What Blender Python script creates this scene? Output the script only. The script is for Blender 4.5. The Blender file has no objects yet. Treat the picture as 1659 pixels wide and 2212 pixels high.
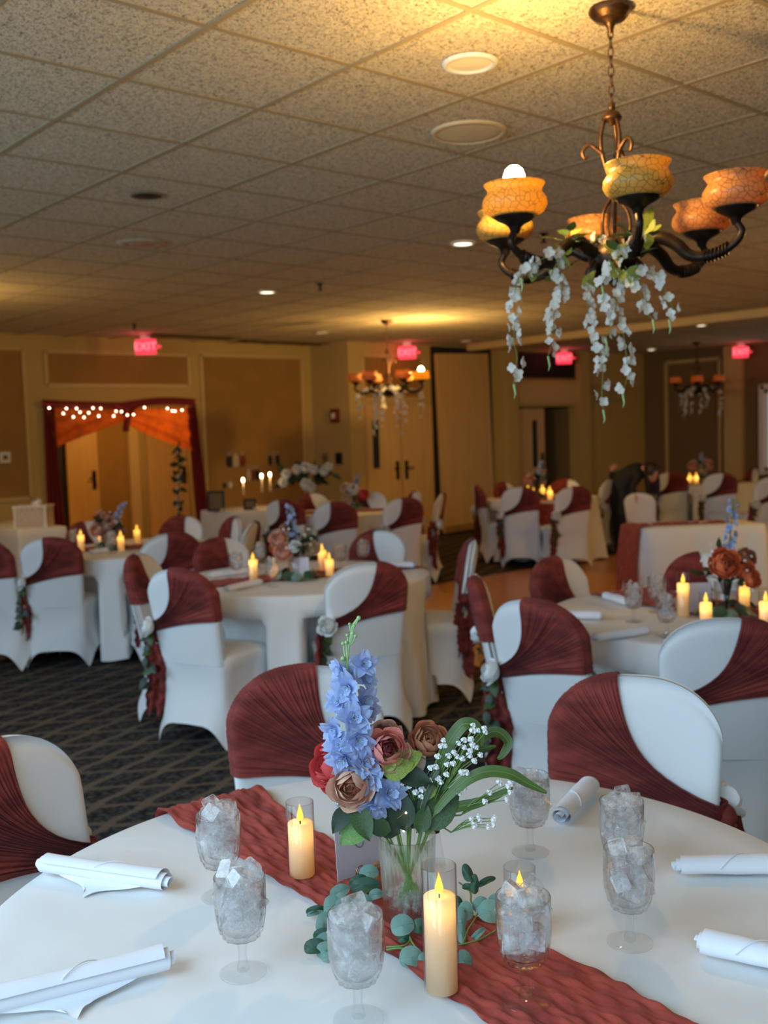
import bpy, math, random
from mathutils import Matrix, Vector
import numpy as np
C = bpy.context.scene.collection
PI = math.pi
rnd = random.Random(7)
# ------------------------------------------------------------------ camera
cam_d = bpy.data.cameras.new('camera')
cam = bpy.data.objects.new('camera', cam_d); C.objects.link(cam)
R0, R1, R2 = [(0.7529, -0.6573, -0.0326), (-0.0741, -0.0355, -0.9966), (0.6539, 0.7528, -0.0754)]
cam.matrix_world = Matrix(((R0[0], -R1[0], -R2[0], 0), (R0[1], -R1[1], -R2[1], 0), (R0[2], -R1[2], -R2[2], 1.59), (0, 0, 0, 1)))
cam_d.sensor_fit = 'VERTICAL'; cam_d.sensor_height = 36.0; cam_d.lens = 35.953
cam_d.clip_start = 0.05; cam_d.clip_end = 100
cam_d.dof.use_dof = True; cam_d.dof.focus_distance = 1.70; cam_d.dof.aperture_fstop = 4.8
bpy.context.scene.camera = cam
# ------------------------------------------------------------------ world, lights, exposure
w = bpy.data.worlds.new('daylight'); bpy.context.scene.world = w; w.use_nodes = True
w.node_tree.nodes['Background'].inputs[0].default_value = (0.66, 0.83, 1.0, 1)
w.node_tree.nodes['Background'].inputs[1].default_value = 0.8
sc = bpy.context.scene
sc.view_settings.view_transform = 'Standard'; sc.view_settings.look = 'None'
sc.view_settings.exposure = 0.12; sc.view_settings.gamma = 1.0; sc.view_settings.use_curve_mapping = False
sc.cycles.use_denoising = True
sc.cycles.use_adaptive_sampling = True; sc.cycles.adaptive_threshold = 0.035; sc.cycles.max_bounces = 10; sc.cycles.diffuse_bounces = 4; sc.cycles.transparent_max_bounces = 36
sc.cycles.transmission_bounces = 6; sc.cycles.glossy_bounces = 4
sc.cycles.sample_clamp_indirect = 4.0
CEIL = 2.945
NEARX = -1.0            # the wall with the windows, behind the viewer on the left
WIN = [(-1.9, -0.2), (0.3, 2.0), (2.5, 4.2), (4.7, 6.4)]   # window openings along y
DAY = 36.0
WARM = (1.0, 0.60, 0.18)
for (a, b) in WIN:
    l = bpy.data.lights.new('window_daylight', 'AREA'); l.shape = 'RECTANGLE'; l.size = 1.55; l.size_y = b - a
    l.energy = DAY; l.color = (0.50, 0.76, 1.0)
    o = bpy.data.objects.new('window_daylight', l); C.objects.link(o)
    o.location = (NEARX - 0.10, (a + b) / 2, 2.02); o.rotation_euler = (0, -PI / 2 + 0.52, 0); l.spread = math.radians(150)
def lamp(loc, e, col=WARM, r=0.03, name='bulb_light'):
    l = bpy.data.lights.new(name, 'POINT'); l.energy = e; l.color = col; l.shadow_soft_size = r
    o = bpy.data.objects.new(name, l); C.objects.link(o); o.location = loc; return o
# warm light of the chandeliers of the same grid that hang outside the frame
for p in ((2.8, 9.2, 2.42), (8.3, 2.05, 2.42), (14.0, 3.2, 2.42)):
    lamp(p, 70 if p[0] > 5 else 30)
# ------------------------------------------------------------------ materials
def S(r, g, b):
    f = lambda c: ((c / 255 + 0.055) / 1.055) ** 2.4 if c > 10.3 else c / 255 / 12.92
    return (f(r), f(g), f(b))
MATS = {}
def mat(name, col, rough=0.6, metal=0.0, var=0.0, vscale=20.0, bump=0.0, bscale=80.0, stretch=(1, 1, 1), sss=0.0, trans=0.0, col2=None, spec=0.5, sheen=0.0, emit=None, estr=0.0, detail=3.0, distort=0.0):
    m = bpy.data.materials.new(name); m.use_nodes = True; nt = m.node_tree; n = nt.nodes; L = nt.links
    p = n['Principled BSDF']; p.inputs['Roughness'].default_value = rough; p.inputs['Metallic'].default_value = metal
    p.inputs['Base Color'].default_value = (*col, 1); p.inputs['Specular IOR Level'].default_value = spec
    if sheen: p.inputs['Sheen Weight'].default_value = sheen
    if sss:
        p.inputs['Subsurface Weight'].default_value = sss; p.inputs['Subsurface Radius'].default_value = (0.02, 0.012, 0.006); p.inputs['Subsurface Scale'].default_value = 0.5
    if emit:
        p.inputs['Emission Color'].default_value = (*emit, 1); p.inputs['Emission Strength'].default_value = estr
    tc = n.new('ShaderNodeTexCoord'); mp = n.new('ShaderNodeMapping'); L.new(tc.outputs['Object'], mp.inputs[0]); mp.inputs['Scale'].default_value = stretch
    if var or col2:
        t = n.new('ShaderNodeTexNoise'); t.inputs['Scale'].default_value = vscale; t.inputs['Detail'].default_value = detail
        L.new(mp.outputs[0], t.inputs['Vector'])
        r = n.new('ShaderNodeValToRGB'); r.color_ramp.elements[0].position = 0.35; r.color_ramp.elements[1].position = 0.65
        c2 = col2 if col2 else tuple(min(1, c * (1 + var)) for c in col); c1 = col if col2 else tuple(c * (1 - var) for c in col)
        r.color_ramp.elements[0].color = (*c1, 1); r.color_ramp.elements[1].color = (*c2, 1)
        L.new(t.outputs['Fac'], r.inputs[0]); L.new(r.outputs[0], p.inputs['Base Color'])
    if bump:
        t2 = n.new('ShaderNodeTexNoise'); t2.inputs['Scale'].default_value = bscale; t2.inputs['Detail'].default_value = detail; t2.inputs['Distortion'].default_value = distort
        L.new(mp.outputs[0], t2.inputs['Vector'])
        b = n.new('ShaderNodeBump'); b.inputs['Strength'].default_value = 1.0; b.inputs['Distance'].default_value = bump
        L.new(t2.outputs['Fac'], b.inputs['Height']); L.new(b.outputs[0], p.inputs['Normal'])
    if trans:
        tr = n.new('ShaderNodeBsdfTranslucent'); mx = n.new('ShaderNodeMixShader'); mx.inputs[0].default_value = trans
        if var or col2: L.new(r.outputs[0], tr.inputs[0])
        else: tr.inputs[0].default_value = (*col, 1)
        L.new(p.outputs[0], mx.inputs[1]); L.new(tr.outputs[0], mx.inputs[2]); L.new(mx.outputs[0], n['Material Output'].inputs[0])
    MATS[name] = m; return m
def thin_glass(name, tint=(1, 1, 1), ior=1.45, rough=0.0, boost=1.0, milk=0.0, power=4.0):
    m = bpy.data.materials.new(name); m.use_nodes = True; nt = m.node_tree; n = nt.nodes; L = nt.links
    n.remove(n['Principled BSDF'])
    t = n.new('ShaderNodeBsdfTransparent'); t.inputs[0].default_value = (*tint, 1)
    g = n.new('ShaderNodeBsdfGlossy'); g.inputs['Roughness'].default_value = rough
    f = n.new('ShaderNodeLayerWeight'); f.inputs[0].default_value = 0.5
    pw = n.new('ShaderNodeMath'); pw.operation = 'POWER'; pw.inputs[1].default_value = power; L.new(f.outputs['Facing'], pw.inputs[0])
    mul = n.new('ShaderNodeMath'); mul.operation = 'MULTIPLY_ADD'; mul.inputs[1].default_value = 0.75 * boost; mul.inputs[2].default_value = 0.035 * boost; mul.use_clamp = True
    mx = n.new('ShaderNodeMixShader'); L.new(pw.outputs[0], mul.inputs[0]); L.new(mul.outputs[0], mx.inputs[0])
    L.new(t.outputs[0], mx.inputs[1]); L.new(g.outputs[0], mx.inputs[2]); out = mx
    if milk:
        d = n.new('ShaderNodeBsdfDiffuse'); d.inputs[0].default_value = (1, 1, 1, 1); tl = n.new('ShaderNodeBsdfTranslucent'); tl.inputs[0].default_value = (1, 1, 1, 1)
        dm = n.new('ShaderNodeMixShader'); L.new(d.outputs[0], dm.inputs[1]); L.new(tl.outputs[0], dm.inputs[2])
        tc = n.new('ShaderNodeNewGeometry'); ns = n.new('ShaderNodeTexNoise'); ns.inputs['Scale'].default_value = 75; L.new(tc.outputs['Position'], ns.inputs['Vector'])
        mr = n.new('ShaderNodeMapRange'); mr.inputs[1].default_value = 0.42; mr.inputs[2].default_value = 0.66; mr.inputs[3].default_value = milk * 0.15; mr.inputs[4].default_value = milk * 1.9; L.new(ns.outputs['Fac'], mr.inputs[0])
        m2 = n.new('ShaderNodeMixShader'); L.new(mr.outputs[0], m2.inputs[0]); L.new(mx.outputs[0], m2.inputs[1]); L.new(dm.outputs[0], m2.inputs[2]); out = m2
    L.new(out.outputs[0], n['Material Output'].inputs[0])
    MATS[name] = m; return m
def solid_glass(name, tint=(1, 1, 1), ior=1.45, rough=0.0, clear=0.4, milk=0.0):
    m = bpy.data.materials.new(name); m.use_nodes = True; nt = m.node_tree; n = nt.nodes; L = nt.links
    n.remove(n['Principled BSDF'])
    g = n.new('ShaderNodeBsdfGlass'); g.inputs['Color'].default_value = (*tint, 1); g.inputs['IOR'].default_value = ior; g.inputs['Roughness'].default_value = rough
    t = n.new('ShaderNodeBsdfTransparent'); mx = n.new('ShaderNodeMixShader'); mx.inputs[0].default_value = clear
    t.inputs[0].default_value = (*tint, 1)
    L.new(g.outputs[0], mx.inputs[1]); L.new(t.outputs[0], mx.inputs[2]); out = mx
    if milk:
        d = n.new('ShaderNodeBsdfDiffuse'); d.inputs[0].default_value = (0.97, 0.98, 1.0, 1)
        tl = n.new('ShaderNodeBsdfTranslucent'); tl.inputs[0].default_value = (0.97, 0.98, 1.0, 1)
        dm = n.new('ShaderNodeMixShader'); dm.inputs[0].default_value = 0.5; L.new(d.outputs[0], dm.inputs[1]); L.new(tl.outputs[0], dm.inputs[2])
        tc = n.new('ShaderNodeTexCoord'); ns = n.new('ShaderNodeTexNoise'); ns.inputs['Scale'].default_value = 70; L.new(tc.outputs['Object'], ns.inputs['Vector'])
        mr = n.new('ShaderNodeMapRange'); mr.inputs[1].default_value = 0.35; mr.inputs[2].default_value = 0.7; mr.inputs[3].default_value = milk * 0.3; mr.inputs[4].default_value = milk * 1.6
        L.new(ns.outputs['Fac'], mr.inputs[0])
        m2 = n.new('ShaderNodeMixShader'); L.new(mr.outputs[0], m2.inputs[0]); L.new(mx.outputs[0], m2.inputs[1]); L.new(dm.outputs[0], m2.inputs[2]); out = m2
    L.new(out.outputs[0], n['Material Output'].inputs[0])
    MATS[name] = m; return m
def emis(name, col, s):
    m = bpy.data.materials.new(name); m.use_nodes = True; n = m.node_tree.nodes
    n.remove(n['Principled BSDF']); e = n.new('ShaderNodeEmission'); e.inputs[0].default_value = (*col, 1); e.inputs[1].default_value = s
    m.node_tree.links.new(e.outputs[0], n['Material Output'].inputs[0]); MATS[name] = m; return m

mat('cloth', (0.82, 0.81, 0.79), 0.8, bump=0.010, bscale=2.6, sheen=0.05, detail=3.5, distort=0.6)
mat('spandex', (0.79, 0.80, 0.80), 0.7, bump=0.0003, bscale=500, sheen=0.2)
mat('sash', S(146, 58, 50), 0.85, col2=S(110, 36, 32), vscale=9, bump=0.0022, bscale=26, stretch=(1, 1, 3), sheen=0.06, trans=0.08, detail=6)
mat('runner', S(176, 72, 56), 0.85, col2=S(138, 46, 38), vscale=16, bump=0.007, bscale=24, stretch=(2.0, 0.7, 1), sheen=0.05, detail=6)
mat('napkin', (0.86, 0.87, 0.92), 0.85, bump=0.0006, bscale=60)
mat('wax', S(248, 234, 200), 0.45, trans=0.35)
mat('ceiling_grid', S(172, 154, 120), 0.8)
mat('wall', S(198, 170, 104), 0.75, bump=0.0005, bscale=60)
mat('wall_panel', S(162, 122, 58), 0.75, var=0.06, vscale=3)
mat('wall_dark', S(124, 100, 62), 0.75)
mat('trim', S(208, 180, 122), 0.5)
mat('door', S(212, 172, 108), 0.45, var=0.05, vscale=2, stretch=(6, 6, 0.5))
mat('black', (0.012, 0.011, 0.011), 0.6)
mat('darkmetal', S(48, 36, 28), 0.4, metal=0.7, var=0.3, vscale=40)
mat('bronze', S(84, 60, 40), 0.4, metal=0.85, var=0.35, vscale=30, bump=0.0006, bscale=120)
mat('steel', (0.55, 0.52, 0.46), 0.3, metal=1)
mat('gold', S(200, 160, 90), 0.25, metal=1)
mat('wood', S(205, 165, 115), 0.5, var=0.15, vscale=30, stretch=(1, 8, 8))
mat('speaker_grey', S(226, 208, 170), 0.7)
mat('white', (0.82, 0.81, 0.78), 0.5)
mat('rose_white', (0.94, 0.94, 0.92), 0.7, trans=0.12)
mat('blossom_white', (0.88, 0.86, 0.78), 0.7, trans=0.3)
mat('leaf', S(62, 88, 42), 0.5, var=0.3, vscale=30, trans=0.15)
mat('leaf_dark', S(34, 54, 32), 0.5, var=0.3, vscale=30)
mat('leaf_long', S(84, 108, 52), 0.45, var=0.2, vscale=20, trans=0.15)
mat('leaf_lime', S(150, 165, 75), 0.5, var=0.2, vscale=20, trans=0.25)
mat('leaf_bright', S(118, 160, 84), 0.5, var=0.15, vscale=20, trans=0.25)
mat('eucalyptus', S(112, 146, 132), 0.65, var=0.18, vscale=35)
mat('eucalyptus_dark', S(48, 84, 62), 0.5, var=0.2, vscale=35)
mat('stem', S(110, 140, 70), 0.5)
mat('stem_pale', S(160, 195, 130), 0.5)
mat('delphinium', S(176, 194, 234), 0.65, var=0.12, vscale=60, trans=0.25)
mat('stamen', S(206, 222, 230), 0.6)
mat('coral', S(228, 92, 90), 0.65, var=0.15, vscale=40, trans=0.2)
mat('mauve', S(228, 182, 158), 0.65, var=0.15, vscale=40, trans=0.2)
mat('mauve_core', S(176, 112, 86), 0.65, var=0.2, vscale=40)
mat('pink', S(224, 120, 124), 0.65, col2=S(238, 168, 146), vscale=25, trans=0.15)
mat('pink_core', S(140, 58, 56), 0.65, var=0.2, vscale=40)
mat('brown_petal', S(204, 140, 104), 0.65, var=0.2, vscale=40, trans=0.2)
mat('blush', S(204, 164, 148), 0.65, var=0.12, vscale=40, trans=0.2)
mat('rust_petal', S(230, 124, 76), 0.65, var=0.2, vscale=40, trans=0.15)
mat('peach', S(236, 180, 156), 0.65, var=0.15, vscale=40, trans=0.2)
mat('cream_petal', S(226, 206, 182), 0.65, var=0.1, vscale=40, trans=0.25)
mat('card', S(205, 200, 208), 0.6)
mat('ink', S(110, 104, 120), 0.5)
mat('velvet_red', S(128, 18, 12), 0.9, var=0.25, vscale=12, stretch=(8, 1, 0.6), sheen=0.2)
mat('sheer_orange', S(226, 112, 40), 0.8, var=0.2, vscale=10, trans=0.5)
mat('floor_wood', S(206, 138, 62), 0.3, col2=S(178, 108, 42), vscale=6, stretch=(1, 7, 1))
mat('fabric_black', (0.012, 0.012, 0.015), 0.8)
mat('skin', S(205, 150, 120), 0.55, sss=0.1)
mat('hair', S(42, 26, 20), 0.5)
mat('sign_red', S(232, 60, 82), 0.5, emit=S(255, 60, 84), estr=1.0)
mat('sign_letter', S(255, 130, 140), 0.5, emit=S(255, 120, 130), estr=1.6)
mat('alarm_red', S(120, 40, 28), 0.4)
mat('photo_paper', S(150, 128, 92), 0.5)
mat('downlight_lens', S(240, 225, 185), 0.4, emit=S(255, 226, 170), estr=0.12)  # faint glow added to the lens, even on the unlit downlight
emis('downlight_on', S(255, 238, 205), 3.0)
emis('flame', (1.0, 0.55, 0.08), 4.5)
emis('flame_core', (1.0, 0.47, 0.05), 2.6)
emis('bulb', (1.0, 0.78, 0.42), 26.0)
emis('bulb_dim', (1.0, 0.52, 0.18), 13.0)
emis('fairy', (1.0, 0.82, 0.55), 9.0)
emis('taper_flame', (1.0, 0.82, 0.5), 14.0)
thin_glass('thin_glass', (0.97, 0.97, 0.97), 1.45)
thin_glass('pane', (0.9, 0.95, 0.95), 1.45)
thin_glass('goblet_bowl', (0.985, 0.99, 0.995), 1.45, 0.01, 1.5, 0.0, 2.6)
thin_glass('goblet_glass', (0.985, 0.99, 0.99), 1.45, 0.01, 0.8, 0.0, 5.0)
thin_glass('goblet_stem', (0.985, 0.99, 0.99), 1.45, 0.01, 1.2, 0.0, 3.0)
solid_glass('vase_glass', (0.97, 0.99, 0.975), 1.35, 0.01, 0.55)
thin_glass('ice', (1.0, 1.0, 1.0), 1.3, 0.03, 1.4, 0.22, 2.4)
# crackled amber glass of the bowl shades
def crackle(name, col, line, trans):
    m = mat(name, col, 0.35, trans=trans); nt = m.node_tree; n = nt.nodes; L = nt.links
    tc = n.new('ShaderNodeTexCoord'); nz = n.new('ShaderNodeTexNoise'); nz.inputs['Scale'].default_value = 30
    ad = n.new('ShaderNodeVectorMath'); ad.operation = 'MULTIPLY_ADD'; ad.inputs[1].default_value = (0.012,) * 3
    L.new(tc.outputs['Object'], nz.inputs['Vector']); L.new(nz.outputs['Color'], ad.inputs[0]); L.new(tc.outputs['Object'], ad.inputs[2])
    v = n.new('ShaderNodeTexVoronoi'); v.feature = 'DISTANCE_TO_EDGE'; v.inputs['Scale'].default_value = 44; L.new(ad.outputs[0], v.inputs['Vector'])
    r = n.new('ShaderNodeValToRGB'); r.color_ramp.elements[0].position = 0.0; r.color_ramp.elements[1].position = 0.055
    r.color_ramp.elements[0].color = (*line, 1); r.color_ramp.elements[1].color = (*col, 1); L.new(v.outputs['Distance'], r.inputs[0])
    L.new(r.outputs[0], n['Principled BSDF'].inputs['Base Color'])
    for x in n:
        if x.bl_idname == 'ShaderNodeBsdfTranslucent': L.new(r.outputs[0], x.inputs[0])
crackle('amber_glass', S(236, 196, 96), S(120, 84, 26), 0.5)
crackle('orange_glass', S(234, 172, 104), S(110, 62, 24), 0.42)
# popcorn ceiling tile; the shade of its pits is put into the colour
m = mat('ceiling_tile', S(200, 186, 152), 0.9); nt = m.node_tree; n = nt.nodes; L = nt.links
tc = n.new('ShaderNodeNewGeometry'); nz = n.new('ShaderNodeTexNoise'); nz.inputs['Scale'].default_value = 75; nz.inputs['Detail'].default_value = 4; nz.inputs['Distortion'].default_value = 1.6
L.new(tc.outputs['Position'], nz.inputs['Vector'])
r = n.new('ShaderNodeValToRGB'); r.color_ramp.elements[0].position = 0.36; r.color_ramp.elements[1].position = 0.5
r.color_ramp.elements[0].color = (*S(126, 114, 90), 1); r.color_ramp.elements[1].color = (*S(236, 222, 190), 1)
L.new(nz.outputs['Fac'], r.inputs[0]); L.new(r.outputs[0], n['Principled BSDF'].inputs['Base Color'])
b = n.new('ShaderNodeBump'); b.inputs['Distance'].default_value = 0.010; L.new(nz.outputs['Fac'], b.inputs['Height']); L.new(b.outputs[0], n['Principled BSDF'].inputs['Normal'])
# woven carpet: ogee lattice of tan cord on a dark floral ground
m = mat('carpet', (0.02, 0.02, 0.02), 0.95, spec=0.1); nt = m.node_tree; n = nt.nodes; L = nt.links
def mth(op, a, b=None, c=None):
    x = n.new('ShaderNodeMath'); x.operation = op
    for i, q in enumerate((a, b, c)):
        if q is None: continue
        if isinstance(q, (int, float)): x.inputs[i].default_value = q
        else: L.new(q, x.inputs[i])
    return x.outputs[0]
tc = n.new('ShaderNodeNewGeometry'); sx = n.new('ShaderNodeSeparateXYZ'); L.new(tc.outputs['Position'], sx.inputs[0]); X, Y = sx.outputs[0], sx.outputs[1]
rr = mth('SUBTRACT', mth('MULTIPLY', X, 0.755), mth('MULTIPLY', Y, 0.656)); ff = mth('ADD', mth('MULTIPLY', X, 0.656), mth('MULTIPLY', Y, 0.755))
v0 = mth('DIVIDE', ff, 0.232); u0 = mth('DIVIDE', mth('SUBTRACT', rr, mth('MULTIPLY', ff, 0.424)), 0.212)
uu = mth('ADD', u0, mth('MULTIPLY', mth('SINE', mth('MULTIPLY', v0, 2 * PI)), 0.045)); vv = mth('ADD', v0, mth('MULTIPLY', mth('SINE', mth('MULTIPLY', u0, 2 * PI)), 0.05))
fine = n.new('ShaderNodeTexNoise'); fine.inputs['Scale'].default_value = 70; fine.inputs['Detail'].default_value = 3; L.new(tc.outputs['Position'], fine.inputs['Vector'])
du = mth('ABSOLUTE', mth('SUBTRACT', mth('FRACT', uu), 0.5)); dv = mth('ABSOLUTE', mth('SUBTRACT', mth('FRACT', vv), 0.5))
jit = mth('MULTIPLY', mth('SUBTRACT', fine.outputs['Fac'], 0.5), 0.16)
lu = mth('GREATER_THAN', mth('ADD', du, jit), 0.392); lv = mth('GREATER_THAN', mth('ADD', dv, jit), 0.415)
dot = mth('MULTIPLY', mth('LESS_THAN', du, 0.06), mth('LESS_THAN', dv, 0.03))
line = mth('MAXIMUM', mth('MAXIMUM', lu, mth('MULTIPLY', lv, 0.85)), dot)
fl = n.new('ShaderNodeTexVoronoi'); fl.inputs['Scale'].default_value = 38; L.new(tc.outputs['Position'], fl.inputs['Vector'])
gr = n.new('ShaderNodeValToRGB'); gr.color_ramp.elements[0].position = 0.2; gr.color_ramp.elements[1].position = 0.75
gr.color_ramp.elements[0].color = (*S(76, 72, 68), 1); gr.color_ramp.elements[1].color = (*S(32, 32, 34), 1); L.new(fl.outputs['Distance'], gr.inputs[0])
mx = n.new('ShaderNodeMix'); mx.data_type = 'RGBA'; L.new(line, mx.inputs[0]); L.new(gr.outputs[0], mx.inputs[6]); mx.inputs[7].default_value = (*S(102, 90, 76), 1)
L.new(mx.outputs[2], n['Principled BSDF'].inputs['Base Color'])
bb = n.new('ShaderNodeBump'); bb.inputs['Distance'].default_value = 0.006; L.new(fine.outputs['Fac'], bb.inputs['Height']); L.new(bb.outputs[0], n['Principled BSDF'].inputs['Normal'])
# ------------------------------------------------------------------ helpers
class MB:
    def __init__(s): s.v = []; s.f = []; s.m = []; s.sm = []
    def add(s, vs, fs, T=None, mi=0, smooth=True):
        o = len(s.v)
        s.v += [tuple(T @ Vector(v)) for v in vs] if T is not None else [tuple(v) for v in vs]
        for f in fs: s.f.append([i + o for i in f]); s.m.append(mi); s.sm.append(smooth)
        return s
    def box(s, c, d, T=None, mi=0):
        x, y, z = c; a, b, e = d[0] / 2, d[1] / 2, d[2] / 2
        vs = [(x + i * a, y + j * b, z + k * e) for k in (-1, 1) for j in (-1, 1) for i in (-1, 1)]
        return s.add(vs, [(0, 2, 3, 1), (4, 5, 7, 6), (0, 1, 5, 4), (2, 6, 7, 3), (0, 4, 6, 2), (1, 3, 7, 5)], T, mi, False)
    def grid(s, fn, nu, nv, T=None, mi=0, wrap=False, smooth=True):
        vs = [fn(i / (nu if wrap else nu - 1), j / (nv - 1)) for j in range(nv) for i in range(nu)]
        fs = []
        for j in range(nv - 1):
            for i in range(nu if wrap else nu - 1):
                k = (i + 1) % nu; fs.append((j * nu + i, j * nu + k, (j + 1) * nu + k, (j + 1) * nu + i))
        return s.add(vs, fs, T, mi, smooth)
    def lathe(s, prof, n=24, T=None, mi=0, rad=None, cap=(False, False), smooth=True):
        vs = []
        for j, (r, z) in enumerate(prof):
            for i in range(n):
                a = 2 * PI * i / n; q = r * (rad(a, j / (len(prof) - 1)) if rad else 1)
                vs.append((q * math.cos(a), q * math.sin(a), z))
        fs = [(j * n + i, j * n + (i + 1) % n, (j + 1) * n + (i + 1) % n, (j + 1) * n + i) for j in range(len(prof) - 1) for i in range(n)]
        if cap[0]: fs.append(tuple(range(n))[::-1])
        if cap[1]: fs.append(tuple((len(prof) - 1) * n + i for i in range(n)))
        return s.add(vs, fs, T, mi, smooth)
    def tube(s, pts, r, n=8, T=None, mi=0, flat=None):
        P = [Vector(p) for p in pts]; vs = []; N = len(P); up = None
        for i, p in enumerate(P):
            d = (P[min(i + 1, N - 1)] - P[max(i - 1, 0)]);
            if d.length < 1e-9: d = Vector((0, 0, 1))
            d.normalize()
            if up is None: up = Vector((0, 0, 1)) if abs(d.z) < 0.9 else Vector((1, 0, 0))
            a = d.cross(up)
            if a.length < 1e-6: a = d.orthogonal()
            a.normalize(); b = d.cross(a).normalized(); up = -b if False else a.cross(d)
            rr = r[i] if isinstance(r, (list, tuple)) else r
            for k in range(n):
                t = 2 * PI * k / n; vs.append(p + a * (rr * math.cos(t)) + b * (rr * math.sin(t) * (flat or 1)))
        fs = [(j * n + i, j * n + (i + 1) % n, (j + 1) * n + (i + 1) % n, (j + 1) * n + i) for j in range(N - 1) for i in range(n)]
        fs.append(tuple(range(n))[::-1]); fs.append(tuple((N - 1) * n + i for i in range(n)))
        return s.add(vs, fs, T, mi, True)
    def ball(s, c, r, nu=10, nv=7, T=None, mi=0):
        r = r if isinstance(r, (tuple, list)) else (r, r, r)
        return s.grid(lambda u, v: (c[0] + r[0] * math.sin(PI * v) * math.cos(2 * PI * u), c[1] + r[1] * math.sin(PI * v) * math.sin(2 * PI * u), c[2] - r[2] * math.cos(PI * v)), nu, nv, T, mi, True)
    def mesh(s, name, mats):
        me = bpy.data.meshes.new(name); me.from_pydata(s.v, [], s.f)
        for x in (mats if isinstance(mats, (list, tuple)) else [mats]): me.materials.append(MATS[x])
        me.polygons.foreach_set('use_smooth', s.sm); me.polygons.foreach_set('material_index', s.m); me.update(); return me
    def build(s, name, mats, parent=None, loc=None):
        return obj(name, s.mesh(name, mats), parent, loc)
def obj(name, me, parent=None, loc=None, rot=None):
    o = bpy.data.objects.new(name, me); C.objects.link(o)
    if parent: o.parent = parent
    if loc is not None: o.location = loc
    if rot is not None: o.rotation_euler = rot
    return o
def tag(o, label, cat, group=None, kind=None):
    o['label'] = label; o['category'] = cat
    if group: o['group'] = group
    if kind: o['kind'] = kind
    return o
def thing(name, label, cat, loc=(0, 0, 0), rz=0, group=None):
    o = bpy.data.objects.new(name, None); o.empty_display_size = 0.05; C.objects.link(o)
    o.location = loc; o.rotation_euler = (0, 0, rz)
    return tag(o, label, cat, group)
def struct(o): o['kind'] = 'structure'; return o
def dup(root, loc=None, rz=None, label=None, group=None):
    r = root.copy(); C.objects.link(r)
    if loc is not None: r.location = loc
    if rz is not None: r.rotation_euler = (0, 0, rz)
    if label: r['label'] = label
    if group: r['group'] = group
    for ch in list(root.children):
        c = ch.copy(); C.objects.link(c); c.parent = r
        for g in list(ch.children):
            d = g.copy(); C.objects.link(d); d.parent = c
    return r
def sharp(me, ang=40):
    me.set_sharp_from_angle(angle=math.radians(ang)) if hasattr(me, 'set_sharp_from_angle') else None
def frame(d, up=(0, 0, 1)):            # rotation matrix whose +Z looks along d
    z = Vector(d).normalized(); x = Vector(up).cross(z)
    if x.length < 1e-4: x = Vector((1, 0, 0)).cross(z)
    x.normalize(); y = z.cross(x)
    return Matrix(((x.x, y.x, z.x), (x.y, y.y, z.y), (x.z, y.z, z.z)))
def TM(loc, d=(0, 0, 1), s=1.0, spin=0.0):
    return Matrix.Translation(loc) @ frame(d).to_4x4() @ Matrix.Rotation(spin, 4, 'Z') @ Matrix.Scale(s, 4)
def smooth_path(pts, k=6):
    P = [Vector(p) for p in pts]; out = []
    for i in range(len(P) - 1):
        p0, p1, p2, p3 = P[max(i - 1, 0)], P[i], P[i + 1], P[min(i + 2, len(P) - 1)]
        for j in range(k):
            t = j / k
            out.append(0.5 * ((2 * p1) + (p2 - p0) * t + (2 * p0 - 5 * p1 + 4 * p2 - p3) * t * t + (3 * p1 - p0 - 3 * p2 + p3) * t ** 3))
    return out + [P[-1]]
VIEW = Vector((-0.65, -0.75, 0.10))      # towards where the table is seen from
# ------------------------------------------------------------------ room shell
XF, YL, YB, YR = 16.65, 12.4, 11.5, -2.6
b = MB(); b.box(((XF + NEARX) / 2, (YL + YR) / 2, -0.05), (XF - NEARX + 0.4, YL - YR + 0.4, 0.1)); struct(b.build('floor', 'carpet'))
# parquet dance floor panels laid over the carpet
b = MB()
for i in range(6):
    for j in range(4):
        x0, y0 = 4.9 + i * 0.96, 3.85 + j * 0.95
        b.box((x0 + 0.48, y0 + 0.475, 0.008), (0.955, 0.945, 0.016))
tag(b.build('dance_floor', 'floor_wood'), 'honey-brown wooden dance floor laid over the dark carpet', 'dance floor')
T = 0.61; GX, GY = 0.053, 0.529
ceil = struct(MB().box(((XF + NEARX) / 2, (YL + YR) / 2, CEIL + 0.09), (XF - NEARX + 0.4, YL - YR + 0.4, 0.1)).build('ceiling', 'ceiling_tile'))
tile = MB().box((0, 0, 0.02), (0.592, 0.592, 0.024)).mesh('ceiling_tile', 'ceiling_tile')
cells = []
for i in range(-2, 28):
    for j in range(-6, 20):
        x, y = GX + (i + 0.5) * T, GY + (j + 0.5) * T
        if not (NEARX + 0.2 < x < XF - 0.2 and YR + 0.2 < y < YL - 0.2): continue
        r_, f_ = 0.755 * x - 0.656 * y, 0.656 * x + 0.755 * y
        vis = f_ > 1.2 and abs(r_) < 0.40 * f_ + 0.5
        cells.append((0 if vis else 1, f_, x, y))
cells.sort(); far = MB()
for k, (q, f_, x, y) in enumerate(cells):
    if k < 290 and q == 0: obj('ceiling_tile', tile, ceil, (x, y, CEIL - 0.0045))
    else: far.box((x, y, CEIL + 0.0155), (0.592, 0.592, 0.024))
far.build('far_ceiling_tiles', 'ceiling_tile', ceil)['kind'] = 'stuff'
g = MB()
for i in range(-1, 29):
    x = GX + i * T
    if NEARX < x < XF: g.box((x, (YL + YR) / 2, CEIL + 0.004), (0.024, YL - YR, 0.008))
for j in range(-5, 21):
    y = GY + j * T
    if YR < y < YL: g.box(((XF + NEARX) / 2, y, CEIL + 0.0046), (XF - NEARX, 0.024, 0.008))
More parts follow.
